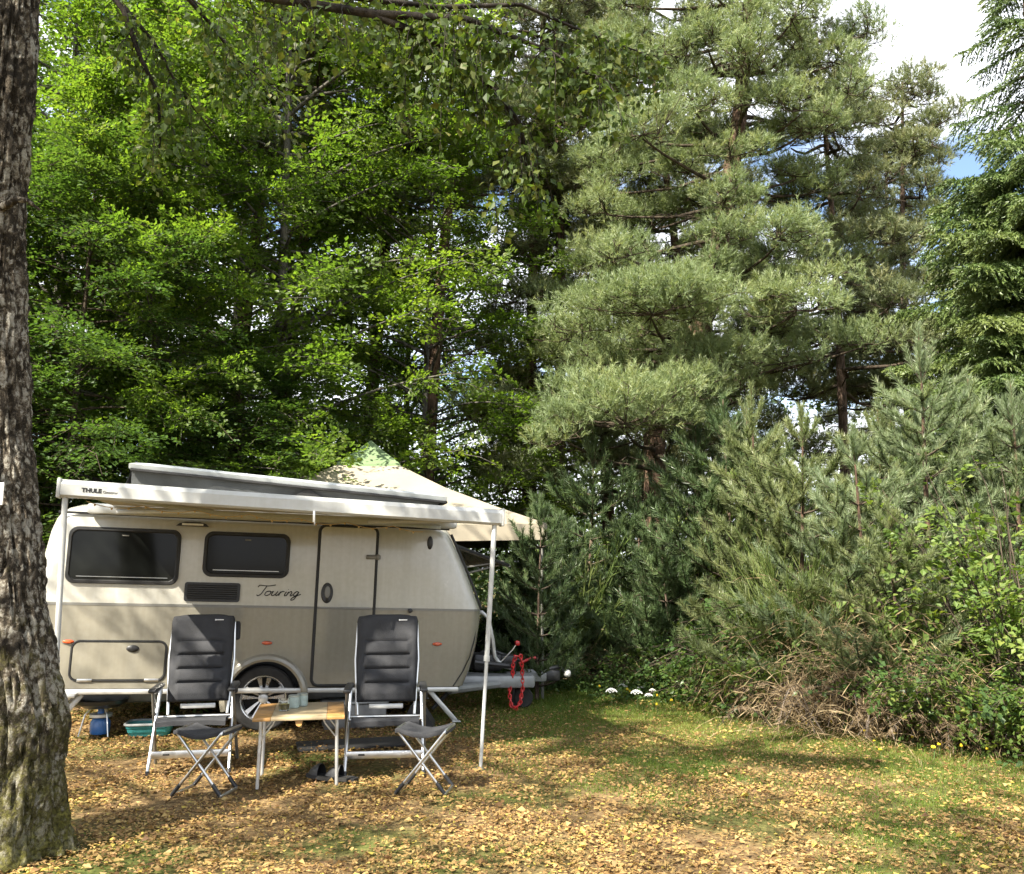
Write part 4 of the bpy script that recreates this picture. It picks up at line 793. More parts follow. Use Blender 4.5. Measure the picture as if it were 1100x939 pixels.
def pos(px, d): return (at(px, 600, d).x, d, 0)
Y1 = put_pine('young_pine', 'young bluish pine with one tall bare candle at right', pos(1003, 10.4), gen_young(54, 3.75, 1.2, .66), 'pinebark', 'young', GY)
tops = tuple(at(1003, 330, 10.4))
Y2 = put_pine('young_pine', 'bushy bluish young pine in the middle of the right thicket', pos(925, 10.0), y2, 'pinebark', 'young', GY)
Y3 = put_pine('young_pine', 'young pine with two tall candles next to the right edge spruce', pos(1050, 10.9), y1, 'pinebark', 'young', GY)
again(Y2, 'young bluish pine with long upright candles left of the bushiest one', pos(862, 10.9), 2., 1.12, 'young2')
again(Y3, 'young bluish pine behind the bushiest one', pos(955, 11.8), 3., .98, 'young2')
again(Y2, 'short bluish young pine in front of the thicket near the dry ferns', pos(960, 9.3), 4., .72, 'young2')
again(Y3, 'young bluish pine half hidden by the sapling at the right edge', pos(1095, 10.2), 1., .95)
again(Y1, 'young bluish pine at the left end of the right thicket', pos(818, 12.0), 5., .92, 'young2')
again(Y3, 'bluish young pine with a thin leader against the birch stem', pos(812, 13.4), 4., 1.05)
GD = 'dark young pines in the shade beside the tent'
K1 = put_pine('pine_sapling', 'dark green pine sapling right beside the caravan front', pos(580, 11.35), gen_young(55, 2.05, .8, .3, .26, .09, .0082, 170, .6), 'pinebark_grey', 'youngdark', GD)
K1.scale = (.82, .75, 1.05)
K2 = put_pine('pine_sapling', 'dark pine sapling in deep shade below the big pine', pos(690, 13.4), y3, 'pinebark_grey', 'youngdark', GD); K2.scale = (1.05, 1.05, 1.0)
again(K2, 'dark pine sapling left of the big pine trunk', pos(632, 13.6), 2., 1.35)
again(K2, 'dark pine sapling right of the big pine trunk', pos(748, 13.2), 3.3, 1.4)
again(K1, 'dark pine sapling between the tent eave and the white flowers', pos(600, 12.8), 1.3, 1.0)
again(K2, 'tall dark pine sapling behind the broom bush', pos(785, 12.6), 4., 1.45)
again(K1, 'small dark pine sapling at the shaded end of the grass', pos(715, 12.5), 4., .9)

# ------------------------------------------------------------------ bushes and undergrowth
def gen_bush(seed, h, Rr, nst, nleaf, L, curl=.35, flat=.6, hang_=0., wl=.7, tip=.25):
    r = np.random.default_rng(seed); st = MB(); P_, A_, N_, V_ = [], [], [], []
    for k in range(nst):
        a = r.uniform(0, 6.283); rad = Rr * math.sqrt(r.random()); hh = h * r.uniform(.45, 1.05); b = np.array([math.cos(a) * rad * .35, math.sin(a) * rad * .35, 0]); e = np.array([math.cos(a) * rad, math.sin(a) * rad, hh])
        Q = np.array([b + (e - b) * [s, s, s ** .8] + [math.cos(a) * hang_ * s ** 3, math.sin(a) * hang_ * s ** 3, -hang_ * 1.2 * s ** 3] + r.normal(size=3) * .03 for s in np.linspace(0, 1, 6)]); st.tube(Q, [.010 * (1 - .7 * q / 5) for q in range(6)], 4, cap=False)
        for j in range(5):
            s = r.uniform(.2, 1); o = plerp(Q, s); d = np.array([math.cos(a) + r.normal() * .8, math.sin(a) + r.normal() * .8, r.normal() * .35 - hang_ * .2]); P, A, N = spray(r, o, d, r.uniform(.2, .5), nleaf, L, flat, .3, .4); P_.append(P); A_.append(A); N_.append(N); V_.append(np.clip(.5 + r.normal() * .14 + r.normal(size=nleaf) * .16, 0, 1))
            st.tube([o, o + d / np.linalg.norm(d) * .25], [.004, .002], 3, cap=False)
    P = np.concatenate(P_); P[:, 2] = np.maximum(P[:, 2], .02); Lr = L * r.uniform(.65, 1.25, len(P)); return st, leafquads(P, np.concatenate(A_), np.concatenate(N_), Lr, Lr * wl, .15, np.concatenate(V_))
def put_bush(name, label, cat, loc, g_, lmat, group=None, smat='twig', part='leaves'):
    T = thing(name, label, cat, loc, 0, group); g_[0].build('stems', M[smat], T, ang=80); npmesh(part, [g_[1]], M[lmat], T); return T
sb = gen_bush(61, 3.0, 1.15, 60, 17, .072, hang_=.25)
S1 = put_bush('birch_sapling', 'light green leafy birch sapling at the right edge of the clearing', 'sapling', pos(1092, 8.7), sb, 'sapling', 'leafy birch saplings')
s2_ = again(S1, 'thin birch sapling with sparse leaves in front of the big pine', pos(795, 12.9), 2., (.55, .55, 1.15))
bbush = gen_bush(62, 2.3, .95, 46, 20, .085)
B1 = put_bush('broadleaf_bush', 'bright green broadleaf bush right of the tent roof', 'bush', pos(598, 14.6), bbush, 'sapling', 'bright broadleaf bushes')
again(B1, 'bright green bush half hidden behind the dark saplings', pos(655, 15.2), 2., (.9, .9, .9))
brm = gen_bush(63, 1.15, 1.25, 70, 16, .058, hang_=.35, wl=.8)
GR = 'bramble thickets along the grass edge'
R1 = put_bush('bramble', 'bramble thicket below the young pines mixed with dry fern', 'bramble', pos(880, 10.5), brm, 'bramble', GR)
again(R1, 'bramble thicket at the right edge under the sapling', pos(1050, 8.6), 2.2, (.9, .9, 1.05))
again(R1, 'dark bramble thicket left of the dry ferns', pos(800, 11.4), 4., (1., .9, 1.0))
again(R1, 'low bramble behind the white flowers', pos(690, 12.9), 1., (1.3, .8, .62))
again(R1, 'low shaded bramble near the caravan drawbar', pos(600, 13.3), 3., (1.2, .8, .6))
again(R1, 'bramble bank behind the dry ferns', pos(960, 10.3), 5., (1.2, 1., 1.25))
again(R1, 'bramble thicket behind the broom bush', pos(850, 11.0), .7, (1.2, 1., 1.5))
again(R1, 'shaded undergrowth behind the tent and saplings', pos(640, 14.6), 2.7, (1.6, 1., 1.3))
again(R1, 'shaded undergrowth below the big pine', pos(740, 14.0), 2.0, (1.6, 1., 1.4))
again(R1, 'dark undergrowth behind the caravan front', pos(500, 14.5), 1.4, (1.8, 1., 1.3))
again(R1, 'dark undergrowth behind the caravan rear', pos(180, 12.2), 1.9, (2., 1., 1.2))
again(R1, 'dark undergrowth behind the middle of the caravan', pos(340, 13.0), 3.9, (2., 1., 1.1))
# dry ferns
def gen_fern(seed, h, Rr, nf):
    r = np.random.default_rng(seed); st = MB(); P_, A_, N_, V_ = [], [], [], []
    for k in range(nf):
        a = r.uniform(0, 6.283); b = np.array([r.normal() * Rr * .45, r.normal() * Rr * .35, 0]); ln = r.uniform(.5, 1) * Rr; hh = h * r.uniform(.45, 1.)
        Q = np.array([b + [math.cos(a) * ln * s, math.sin(a) * ln * s, hh * (1.9 * s - 1.75 * s * s) + .08] for s in np.linspace(0, 1, 7)]); Q[:, 2] = np.maximum(Q[:, 2], .03); st.tube(Q, [.006 * (1 - .7 * q / 6) for q in range(7)], 4, cap=False)
        n_ = 46; u = .25 + .75 * r.random(n_); o = np.array([plerp(Q, x) for x in u]); sd = np.where(r.random(n_) > .5, 1, -1)[:, None]; lat = np.array([-math.sin(a), math.cos(a), 0]) * sd; L = .16 * (1.15 - u)
        P_.append(o + lat * (L / 2)[:, None]); A_.append(lat + [0, 0, -.8] + r.normal(size=(n_, 3)) * .35); N_.append(r.normal(size=(n_, 3)) + [0, 0, .5]); V_.append(np.clip(.45 + r.normal() * .25 + r.normal(size=n_) * .15, 0, 1))
    P = np.concatenate(P_); n_ = len(P); return st, leafquads(P, np.concatenate(A_), np.concatenate(N_), r.uniform(.05, .14, n_), r.uniform(.008, .02, n_), .2, np.concatenate(V_))
def gen_straw(seed, h, Rr, n_):
    r = np.random.default_rng(seed); P, A, L, W, Vv = [], [], [], [], []
    for k in range(n_):
        a = r.uniform(0, 6.283); q = np.array([r.normal() * Rr * .5, r.normal() * Rr * .35, abs(r.normal()) * h * .35]); d = nrm(np.array([math.cos(a) * .7, math.sin(a) * .7, r.uniform(-.1, 1.1)])); ln = r.uniform(.25, .7) * h; v0 = np.clip(.45 + r.normal() * .25, 0, 1); sg = 5
        for s in range(sg): P.append(q + d * ln / sg / 2); A.append(d); L.append(ln / sg * 1.2); W.append(.010 - .0013 * s); Vv.append(v0); q = q + d * ln / sg; d = nrm(d + np.array([math.cos(a) * .12, math.sin(a) * .12, -.34]) + r.normal(size=3) * .12)
    P = np.array(P); P[:, 2] = np.maximum(P[:, 2], .015); return leafquads(P, np.array(A), r.normal(size=P.shape), np.array(L), np.array(W), 0, np.array(Vv))
fn = gen_fern(71, .95, .9, 95); stw = gen_straw(72, 1.15, 1.0, 1500)
F1 = put_bush('dry_fern', 'bank of brown dried bracken beneath the young pines', 'fern', pos(905, 9.5), fn, 'dry', 'dry bracken clumps', 'deadtwig', 'fronds'); npmesh('straw', [stw], M['straw'], F1); F1.location.y -= .25
again(F1, 'brown bracken clump nearer the right edge', pos(975, 8.95), 2., (.85, .8, .85))
again(F1, 'shaded brown bracken left of the sunlit bank', pos(838, 10.7), 3.8, (.9, .9, .9))
again(F1, 'brown bracken heaped higher up under the bushy young pine', pos(915, 10.1), 1.2, (1., .9, 1.25))
again(F1, 'small faded bracken below the big pine', pos(720, 13.3), 1., (.9, .8, .7))
again(F1, 'small faded bracken by the dark saplings near the tent', pos(640, 13.2), 5., (.8, .8, .65))
lb_ = gen_bush(64, .8, .8, 40, 14, .06, hang_=.2, wl=.75)
LB_ = put_bush('leafy_bush', 'light green leafy shrub right of the dry bracken bank', 'bush', pos(1020, 8.75), lb_, 'sapling', 'small leafy shrubs at the thicket foot')
again(LB_, 'light green shrub at the foot of the right edge sapling', pos(1045, 8.35), 2., (.9, .9, 1.05))
again(LB_, 'leafy shrub above the bracken below the broom bush', pos(850, 10.2), 3., (1.1, .9, 1.2))
again(LB_, 'leafy shrub at the left foot of the thicket', pos(790, 11.3), 4.4, (1.1, .9, .9))
again(LB_, 'tall light shrub growing through the young pines at right', pos(1010, 9.5), 5.2, (1.0, .9, 2.3))
# broom
def gen_broom(seed, h, n_):
    r = np.random.default_rng(seed); P_, A_, W_, V_, L_ = [], [], [], [], []
    for k in range(n_):
        a = r.uniform(0, 6.283); sp_ = abs(r.normal()) * .38; q = np.array([math.cos(a) * .08, math.sin(a) * .08, 0]); d = np.array([math.cos(a) * sp_, math.sin(a) * sp_, 1.]); ln = h * r.uniform(.5, 1.05); seg = 7; v0 = np.clip(.5 + r.normal() * .2, 0, 1)
        for s in range(seg):
            dd = nrm(d + np.array([math.cos(a), math.sin(a), 0]) * .05 * s + r.normal(size=3) * .05); P_.append(q + dd * ln / seg / 2); A_.append(dd); L_.append(ln / seg * 1.15); W_.append(.012 * (1 - .09 * s)); V_.append(v0); 
            for t in range(5 if s > 1 else 0):
                d2 = nrm(dd + r.normal(size=3) * .32); l2 = r.uniform(.1, .3); P_.append(q + dd * ln / seg * r.random() + d2 * l2 / 2); A_.append(d2); L_.append(l2); W_.append(.009); V_.append(np.clip(v0 + .1, 0, 1))
            q = q + dd * ln / seg
    return np.array(P_), np.array(A_), np.array(L_), np.array(W_), np.array(V_), r
def put_broom(label, loc, seed, h, n_):
    P, A, L, W, Vv, r = gen_broom(seed, h, n_); T = thing('broom_bush', label, 'bush', loc, 0, 'green broom bushes'); g = MB(); 
    for k in range(9): a = k * .7; g.tube([(math.cos(a) * .03, math.sin(a) * .03, 0), (math.cos(a) * .1, math.sin(a) * .1, h * .35)], [.014, .006], 5)
    g.build('stems', M['twig'], T); npmesh('twigs', [leafquads(P, A, r.normal(size=P.shape), L, W, 0, Vv)], M['broom'], T); return T
O1 = put_broom('spiky green broom bush above the bracken bank', (pos(850, 10.2)[0], 10.2, .25), 81, 1.75, 150)
O2 = put_broom('thin broom bush standing right of the tent eave', pos(615, 12.9), 82, 2.1, 80)
# heather tuft bottom right
r = np.random.default_rng(91); LVt = thing('heather_tuft', 'pale purple heather tuft at the right edge of the grass', 'plant', pos(1085, 8.1))
P = []; A = []; L = []
for k in range(420):
    a = r.uniform(0, 6.283); s = abs(r.normal()) * .38; d = nrm(np.array([math.cos(a) * s, math.sin(a) * s, 1])); ln = r.uniform(.25, .55); o = np.array([r.normal() * .16, r.normal() * .12, 0]); P.append(o + d * ln / 2); A.append(d); L.append(ln)
P, A, L = map(np.array, (P, A, L)); g = leafquads(P, A, r.normal(size=P.shape), L, .006, 0, .3); npmesh('stems', [g], M['dry'], LVt)
tip = P + A * (L * .45)[:, None]; Q = np.repeat(tip, 7, 0) + np.repeat(A, 7, 0) * r.uniform(-.11, .04, (len(tip) * 7, 1)) + r.normal(size=(len(tip) * 7, 3)) * .008; npmesh('flower_spikes', [leafquads(Q, r.normal(size=Q.shape), r.normal(size=Q.shape), .018, .011, 0, np.clip(.6 + r.normal(size=len(Q)) * .25, 0, 1))], M['lavender'], LVt)
# far woods
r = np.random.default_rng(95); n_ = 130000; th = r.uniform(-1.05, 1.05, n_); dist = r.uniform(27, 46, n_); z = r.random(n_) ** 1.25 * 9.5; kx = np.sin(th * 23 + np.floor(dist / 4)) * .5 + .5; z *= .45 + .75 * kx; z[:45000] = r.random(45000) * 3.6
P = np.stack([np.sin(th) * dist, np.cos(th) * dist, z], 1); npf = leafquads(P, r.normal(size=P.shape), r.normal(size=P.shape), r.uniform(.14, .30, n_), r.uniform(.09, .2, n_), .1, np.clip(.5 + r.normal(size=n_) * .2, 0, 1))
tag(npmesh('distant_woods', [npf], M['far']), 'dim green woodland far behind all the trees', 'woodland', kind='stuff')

# ------------------------------------------------------------------ litter, grass and flowers
r = np.random.default_rng(101)
def edge_y(x):  # front edge of the undergrowth
    return np.interp(x, [-8, -1, .6, 3.0, 4.0, 6], [14, 13, 12.6, 11.6, 9.0, 7.5])
def pn(x, y, f, s): return np.sin(f * x + s) * np.sin(f * 1.13 * y + 1.7 * s) + .6 * np.sin(2.3 * f * x - f * y + s * 3) + .4 * np.sin(3.7 * f * y + 2.9 * f * x + s)
def grassiness(x, y): return np.clip((y - 6.7) * .24 + (x + .1) * .22 + .28 * pn(x, y, 1.6, .7) + .18 * pn(x, y, 4.1, 2.), 0, 1) * np.clip((x + 1.2) * .7, .06, 1)
n_ = 330000; x = r.uniform(-5, 6.2, n_); y = 3.9 + 9.2 * r.random(n_) ** 1.35; g_ = grassiness(x, y); keep = (r.random(n_) < (1 - .72 * g_) * np.clip(.62 + .34 * pn(x, y, 2.6, 4.) + .25 * pn(x, y, 7.3, 1.), .12, 1) * .85) & (y < edge_y(x) + .4)
x, y, g_ = x[keep], y[keep], g_[keep]; m_ = len(x); P = np.stack([x, y, hgt(x, y) - .012 + r.uniform(.004, .03, m_)], 1); a = r.uniform(0, 6.283, m_); A = np.stack([np.cos(a), np.sin(a), r.normal(size=m_) * .12], 1); N = np.stack([r.normal(size=m_) * .38, r.normal(size=m_) * .38, np.ones(m_)], 1); L = np.clip((.0245 * np.exp(r.normal(size=m_) * .40)), .010, .065)
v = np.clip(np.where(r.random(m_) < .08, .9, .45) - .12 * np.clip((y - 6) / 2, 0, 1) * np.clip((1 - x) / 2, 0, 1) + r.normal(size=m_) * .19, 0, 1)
q_ = 2600; x2 = r.uniform(-5, 6, q_); y2 = 4 + 8.5 * r.random(q_) ** 1.3; a2 = r.uniform(0, 6.283, q_); tw_ok = y2 < edge_y(x2); twg = leafquads(np.stack([x2, y2, hgt(x2, y2) + r.uniform(0, .02, q_)], 1)[tw_ok], np.stack([np.cos(a2), np.sin(a2), r.normal(size=q_) * .1], 1)[tw_ok], r.normal(size=(q_, 3))[tw_ok] * .3 + [0, 0, 1], r.uniform(.04, .22, q_)[tw_ok], r.uniform(.003, .007, q_)[tw_ok], .3, r.uniform(0, .16, q_)[tw_ok])
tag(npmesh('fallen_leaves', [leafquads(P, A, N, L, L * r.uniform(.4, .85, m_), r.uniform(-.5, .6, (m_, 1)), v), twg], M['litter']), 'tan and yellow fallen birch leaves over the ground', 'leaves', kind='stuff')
n_ = 420000; x = r.uniform(-3, 6.5, n_); y = 4.0 + 9.3 * r.random(n_) ** .95; g_ = grassiness(x, y); keep = (r.random(n_) < g_ ** 1.1 * .95 + .015) & (y < edge_y(x) + .6); x, y = x[keep], y[keep]; m_ = len(x)
P = np.stack([x, y, hgt(x, y) - .014], 1); D = np.stack([r.normal(size=m_) * .55, r.normal(size=m_) * .55, np.ones(m_)], 1); hL = r.uniform(.02, .065, m_) * (.7 + .5 * np.clip((y - 9) * .4, 0, 1.6)); 
tag(npmesh('grass', [needletris(P, D, hL, .0075, r, np.clip(.5 + .15 * pn(x, y, 1.2, 3) + r.normal(size=m_) * .2, 0, 1))], M['grass']), 'short patchy green grass along the thicket', 'grass', kind='stuff')
n_ = 13000; x = r.uniform(.2, 6, n_); y = edge_y(x) + r.normal(size=n_) * .42 - .08 + .22 * pn(x, x * .3, 2.2, 1.); P = np.stack([x, y, np.abs(r.normal(size=n_)) * .11 + .01], 1); L = r.uniform(.025, .06, n_)
tag(npmesh('ground_weeds', [leafquads(P, r.normal(size=P.shape) * [1, 1, .4], r.normal(size=P.shape) * .5 + [0, -.2, 1], L, L * .7, .15, np.clip(.5 + r.normal(size=n_) * .2, 0, 1))], M['bramble']), 'low weeds where the grass meets the thicket', 'weeds', kind='stuff')
M['white_petal'] = pm('white_petals', (.78, .78, .74), .7, 0, .1, 60, .2, 120); M['yellow_petal'] = pm('yellow_petals', (.75, .55, .03), .6, 0, .1, 60); M['greenstem'] = pm('green_stem', (.07, .12, .03), .6)
def flower(name, label, loc, hh, rr, mat, group):
    T = thing(name, label, 'flower', loc, 0, group); g = MB(); g.tube([(0, 0, 0), (.01, .005, hh * .6), (0, 0, hh)], .003, 5); g.build('stem', M['greenstem'], T); g = MB(); rq = random.Random(hash(label) % 99)
    for k in range(30): a = k * 2.4; q = rr * math.sqrt((k + .5) / 30); g.lathe([(.0005, -.005), (rr * .15, .0), (rr * .12, .007), (.0005, .010)], Matrix.Translation((q * math.cos(a), q * math.sin(a), hh - q * q / rr * .55)), 6)
    g.build('flower_head', M[mat], T); return T
WF = flower('white_flower', 'white umbel flower head in the grass by the thicket', onz(657, 761), .22, .068, 'white_petal', 'white flower heads in the grass')
for k, (px, py, s) in enumerate(((684, 763, 1.0), (669, 752, .85), (697, 760, .7), (673, 744, .65), (688, 748, .55), (701, 752, .6))):
    c = copy_tree(WF); c.location = onz(px, py); c.scale = (s,) * 3
YF = flower('yellow_flower', 'small yellow flower scattered along the edge of the grass', onz(785, 758), .09, .014, 'yellow_petal', 'small yellow flowers along the grass edge')
for k in range(46):
    px = r.uniform(640, 1075); c = copy_tree(YF); q = onz(px, np.interp(px, [640, 800, 900, 1080], [748, 757, 780, 812]) + r.normal() * 9); c.location = q; sc = r.uniform(.7, 1.3); c.scale = (sc, sc, r.uniform(.5, 1.6))
# ------------------------------------------------------------------ camping chairs, footstools, table
M['pad'] = pm('charcoal_padding', (.03, .031, .035), .85, 0, .25, 9, .25, 220)
M['padhi'] = pm('grey_mesh_padding', (.12, .122, .13), .85, 0, .2, 9, .3, 260)
M['label'] = pm('woven_white_label', (.75, .75, .75), .7)
def make_chair(label, loc, rz, tilt):
    T = thing('camping_chair', label, 'chair', loc, rz, 'folding camping chairs')
    for s in (-1, 1):
        g = MB(); g.tube([(s * .305, -.20, 0), (s * .285, .12, .62)], .0135, 10); lg = g.build('leg', M['alu'], T)
        g = MB(); g.tube([(s * .305, -.20, 0), (s * .303, -.187, .035)], .017, 8); g.build('leg_foot', M['black_plastic'], lg)
        g = MB(); g.tube([(s * .325, .32, 0), (s * .305, -.12, .62)], .013, 10); g.build('leg', M['trim'], T)
        g = MB(); g.box((s * .30, .02, .640), (.062, .46, .034), .014); g.box((s * .298, .14, .60), (.045, .07, .06), .012); g.build('armrest', M['black_plastic'], T)
    g = MB(); g.box((0, -.135, .145), (.60, .016, .058), .006); cb = g.build('floor_bar', M['alu'], T)
    g = MB(); g.box((-.18, -.1445, .148), (.05, .003, .014), .001); g.build('maker_mark', M['print'], cb)
    g = MB(); g.tube([(-.29, -.02, .395), (.29, -.02, .395)], .011, 8); g.tube([(-.295, .1, .40), (.295, .1, .40)], .011, 8); g.build('seat_tube', M['alu'], T)
    # seat
    g = MB(); vs = []; fs = []; nx, ny = 12, 10
    for j in range(ny + 1):
        for i in range(nx + 1):
            x, y = -.265 + .53 * i / nx, -.24 + .46 * j / ny; e = max(0, 1 - 4 * (.5 - abs(i / nx - .5))) * .02; vs.append((x, y, .445 - .05 * (j / ny) - .03 * math.sin(math.pi * i / nx) * math.sin(math.pi * j / ny) - e * .5 - (.03 if j == 0 else 0)))
    k = (nx + 1) * (ny + 1); vs += [(x, y, z - .035) for x, y, z in vs]
    for j in range(ny):
        for i in range(nx):
            a = j * (nx + 1) + i; fs += [(a, a + 1, a + nx + 2, a + nx + 1), (k + a, k + a + nx + 1, k + a + nx + 2, k + a + 1)]
    bd = [i for i in range(nx + 1)] + [j * (nx + 1) + nx for j in range(1, ny + 1)] + [ny * (nx + 1) + i for i in range(nx - 1, -1, -1)] + [j * (nx + 1) for j in range(ny - 1, 0, -1)]
    fs += [(bd[i], bd[(i + 1) % len(bd)], k + bd[(i + 1) % len(bd)], k + bd[i]) for i in range(len(bd))]
    g.add(vs, fs).build('seat', M['pad'], T, ang=60)
    # backrest, built upright then leaned back
    B = Matrix.Translation((0, .22, .50)) @ Matrix.Rotation(-tilt, 4, 'X')
    bk = MB(); nx, nz_ = 26, 44; W_, Hh = .515, .72; vs = []; fs = []
    def pad(x, z):
        e = min(1, (1 - abs(x) * 2) * 7); e2 = min(1, z * 14) * min(1, (1 - z) * 14); d = .02 + .03 * math.sqrt(max(0, e)) * math.sqrt(max(0, e2))
        if abs(x) < .37:
            for s0 in (.20, .36, .52, .68): d -= .026 * math.exp(-((z - s0) / .012) ** 2)
            if z < .70: d += .012
            d += .010 * abs(math.sin(math.pi * (z - .04) / .16)) if z < .70 else 0
        return d
    def hw_(z): return W_ * (.475 + .03 * z) * (1 if z < .9 else math.sqrt(max(0, 1 - ((z - .9) / .135) ** 2 * .35)))
    for j in range(nz_ + 1):
        for i in range(nx + 1):
            x = i / nx - .5; z = j / nz_; vs.append(B @ Vector((2 * x * hw_(z), -pad(x, z), z * Hh - (.035 * (2 * abs(x)) ** 6 if j == nz_ else 0))))
    k = len(vs); vs += [B @ Vector((2 * (i / nx - .5) * hw_(j / nz_) * .97, .022, j / nz_ * Hh - (.035 * (2 * abs(i / nx - .5)) ** 6 if j == nz_ else 0))) for j in range(nz_ + 1) for i in range(nx + 1)]
    for j in range(nz_):
        for i in range(nx):
            a = j * (nx + 1) + i; fs += [(a, a + 1, a + nx + 2, a + nx + 1), (k + a, k + a + nx + 1, k + a + nx + 2, k + a + 1)]
    nxx = nx; bd = [i for i in range(nx + 1)] + [j * (nx + 1) + nx for j in range(1, nz_ + 1)] + [nz_ * (nx + 1) + i for i in range(nx - 1, -1, -1)] + [j * (nx + 1) for j in range(nz_ - 1, 0, -1)]
    fs += [(bd[i], bd[(i + 1) % len(bd)], k + bd[(i + 1) % len(bd)], k + bd[i]) for i in range(len(bd))]
    bo = bk.add(vs, fs).build('backrest', M['pad'], T, ang=70)
    g = MB(); vs = [];
    lb = MB(); lb.box((0, 0, 0), (.012, .004, .012), .001); lb.box((.035, 0, 0), (.06, .004, .008), .001); lb.v = [tuple(B @ Vector((x + .10, y - .056, z + .665))) for x, y, z in lb.v]; lb.build('maker_label', M['label'], bo)
    for s in (-1, 1):
        g = MB(); g.tube([B @ Vector((s * .235, .03, -.10)), B @ Vector((s * .262, .03, .35)), B @ Vector((s * .25, .03, .66))], .013, 8); g.build('back_tube', M['alu'], T)
    g = MB(); g.box(B @ Vector((0, .01, -.035)), (.28, .02, .04), .006); g.build('recline_bar', M['alu_matt'], T)
    return T
c1 = make_chair('dark padded camping chair left of the table, its headrest in shade', (-2.57, 7.55, 0), R_(12), R_(14))
c2 = make_chair('dark padded camping chair right of the table beside the caravan door', (-1.02, 7.53, 0), R_(7), R_(14))
hd = MB(); hd.box((.275, .42, 1.06), (.05, .05, .16), .02); hd.build('side_pouch', M['pad'], c1)

def make_stool(label, loc, rz):
    T = thing('footstool', label, 'footstool', loc, rz, 'folding footstools in front of the chairs'); T.scale = (.76, .95, 1)
    for s in (-1, 1):
        g = MB(); yo = .018 * s
        p = [(s * .235, -.15, .44), (-s * .225, -.15 , .02), (-s * .232, -.15, .012), (-s * .232, .15, .012), (-s * .225, .15, .02), (s * .235, .15, .44), (s * .24, .13, .45), (s * .24, -.13, .45)]
        p = [(x, y * (1 + .12 * s), z) for x, y, z in p]; g.tube(p, .012, 10, True); fo = g.build('frame', M['alu'], T)
        for sy in (-1, 1):
            g = MB(); a = Vector((-s * .225, sy * .15 * (1 + .12 * s), .02)); b_ = Vector((s * .235, sy * .15 * (1 + .12 * s), .44)); g.tube([a - (b_ - a) * .01, a + (b_ - a) * .16], .0165, 10); g.build('frame_foot', M['black_plastic'], fo)
    g = MB(); vs = []; fs = []; n_ = 16
    for i in range(n_ + 1):
        x = -.25 + .5 * i / n_; z = .462 - .045 * math.sin(math.pi * i / n_) + (-.015 if i in (0, n_) else 0)
        for (y, dz) in ((-.16, -.006), (-.155, .008), (0, .0), (.155, .008), (.16, -.006), (.155, -.022), (0, -.026), (-.155, -.022)): vs.append((x, y, z + dz))
    for i in range(n_):
        for j in range(8): fs.append((i * 8 + j, i * 8 + (j + 1) % 8, (i + 1) * 8 + (j + 1) % 8, (i + 1) * 8 + j))
    fs += [tuple(range(8)), tuple(n_ * 8 + j for j in range(8))]
    g.add(vs, fs).build('sling_seat', M['pad'], T, ang=60)
make_stool('folding footstool in front of the chair left of the table', (-2.20, 6.78, 0), R_(-9))
make_stool('folding footstool right of the table, catching the sunlight', (-.63, 6.84, 0), R_(-9))

def woodmat():
    m, n, l = newmat('bamboo_boards'); out = n.new('ShaderNodeOutputMaterial'); p = n.new('ShaderNodeBsdfPrincipled'); l.new(p.outputs[0], out.inputs[0]); p.inputs['Roughness'].default_value = .4
    tc = n.new('ShaderNodeTexCoord'); mp = n.new('ShaderNodeMapping'); mp.inputs['Scale'].default_value = (3, 40, 10); l.new(tc.outputs['Object'], mp.inputs[0])
    nz = n.new('ShaderNodeTexNoise'); nz.inputs['Scale'].default_value = 1.5; nz.inputs['Detail'].default_value = 5; l.new(mp.outputs[0], nz.inputs['Vector'])
    a = n.new('ShaderNodeAttribute'); a.attribute_name = 'v'; ad = n.new('ShaderNodeMath'); l.new(nz.outputs['Fac'], ad.inputs[0]); l.new(a.outputs['Fac'], ad.inputs[1])
    r = ramp(n, [(.35, (.26, .13, .045)), (.75, (.44, .26, .10)), (1.25, (.58, .46, .28))]); l.new(ad.outputs[0], r.inputs[0]); l.new(r.outputs[0], p.inputs['Base Color']); return m
M['bamboo'] = pm('bamboo_boards', (.40, .22, .075), .4, 0, .3, 12, .04, 40, .2); M['bamboo_pale'] = pm('pale_worn_bamboo', (.38, .30, .18), .45, 0, .2, 9, .04, 40, .1)
TB = thing('camping_table', 'small square bamboo camping table on slim metal legs between the chairs', 'table', (-1.635, 7.22, 0), R_(11))
tz = .515
g = MB(); g.box((0, 0, tz - .012), (.40, .74, .024), .004); tp = g.build('table_top', M['bamboo_pale'], TB)
for s in (-1, 1): g = MB(); g.box((s * .266, 0, tz - .0125), (.13, .74, .025), .004); g.build('table_board', M['bamboo'], tp)
g = MB(); g.prism([(-.03, 0), (.03, 0), (.02, -.035), (.008, -.045), (-.008, -.045), (-.02, -.035)], (-.0, -.35, tz - .025), (1, 0, 0), (0, 0, 1), (0, .012, 0)); g.build('table_latch', M['bamboo'], TB)
for sx in (-1, 1):
    for sy in (-1, 1):
        g = MB(); g.tube([(sx * .285, sy * .22 - .05, 0), (sx * .275, sy * .22 - .05, tz - .024)], .0125, 10); lg = g.build('leg', M['alu_matt'], TB)
        g = MB(); g.tube([(sx * .278, sy * .22 - .05, .34), (sx * .19, sy * .22 - .05, .45), (sx * .17, sy * .22 - .05, tz - .024)], .006, 6); g.build('leg_brace', M['alu'], lg)
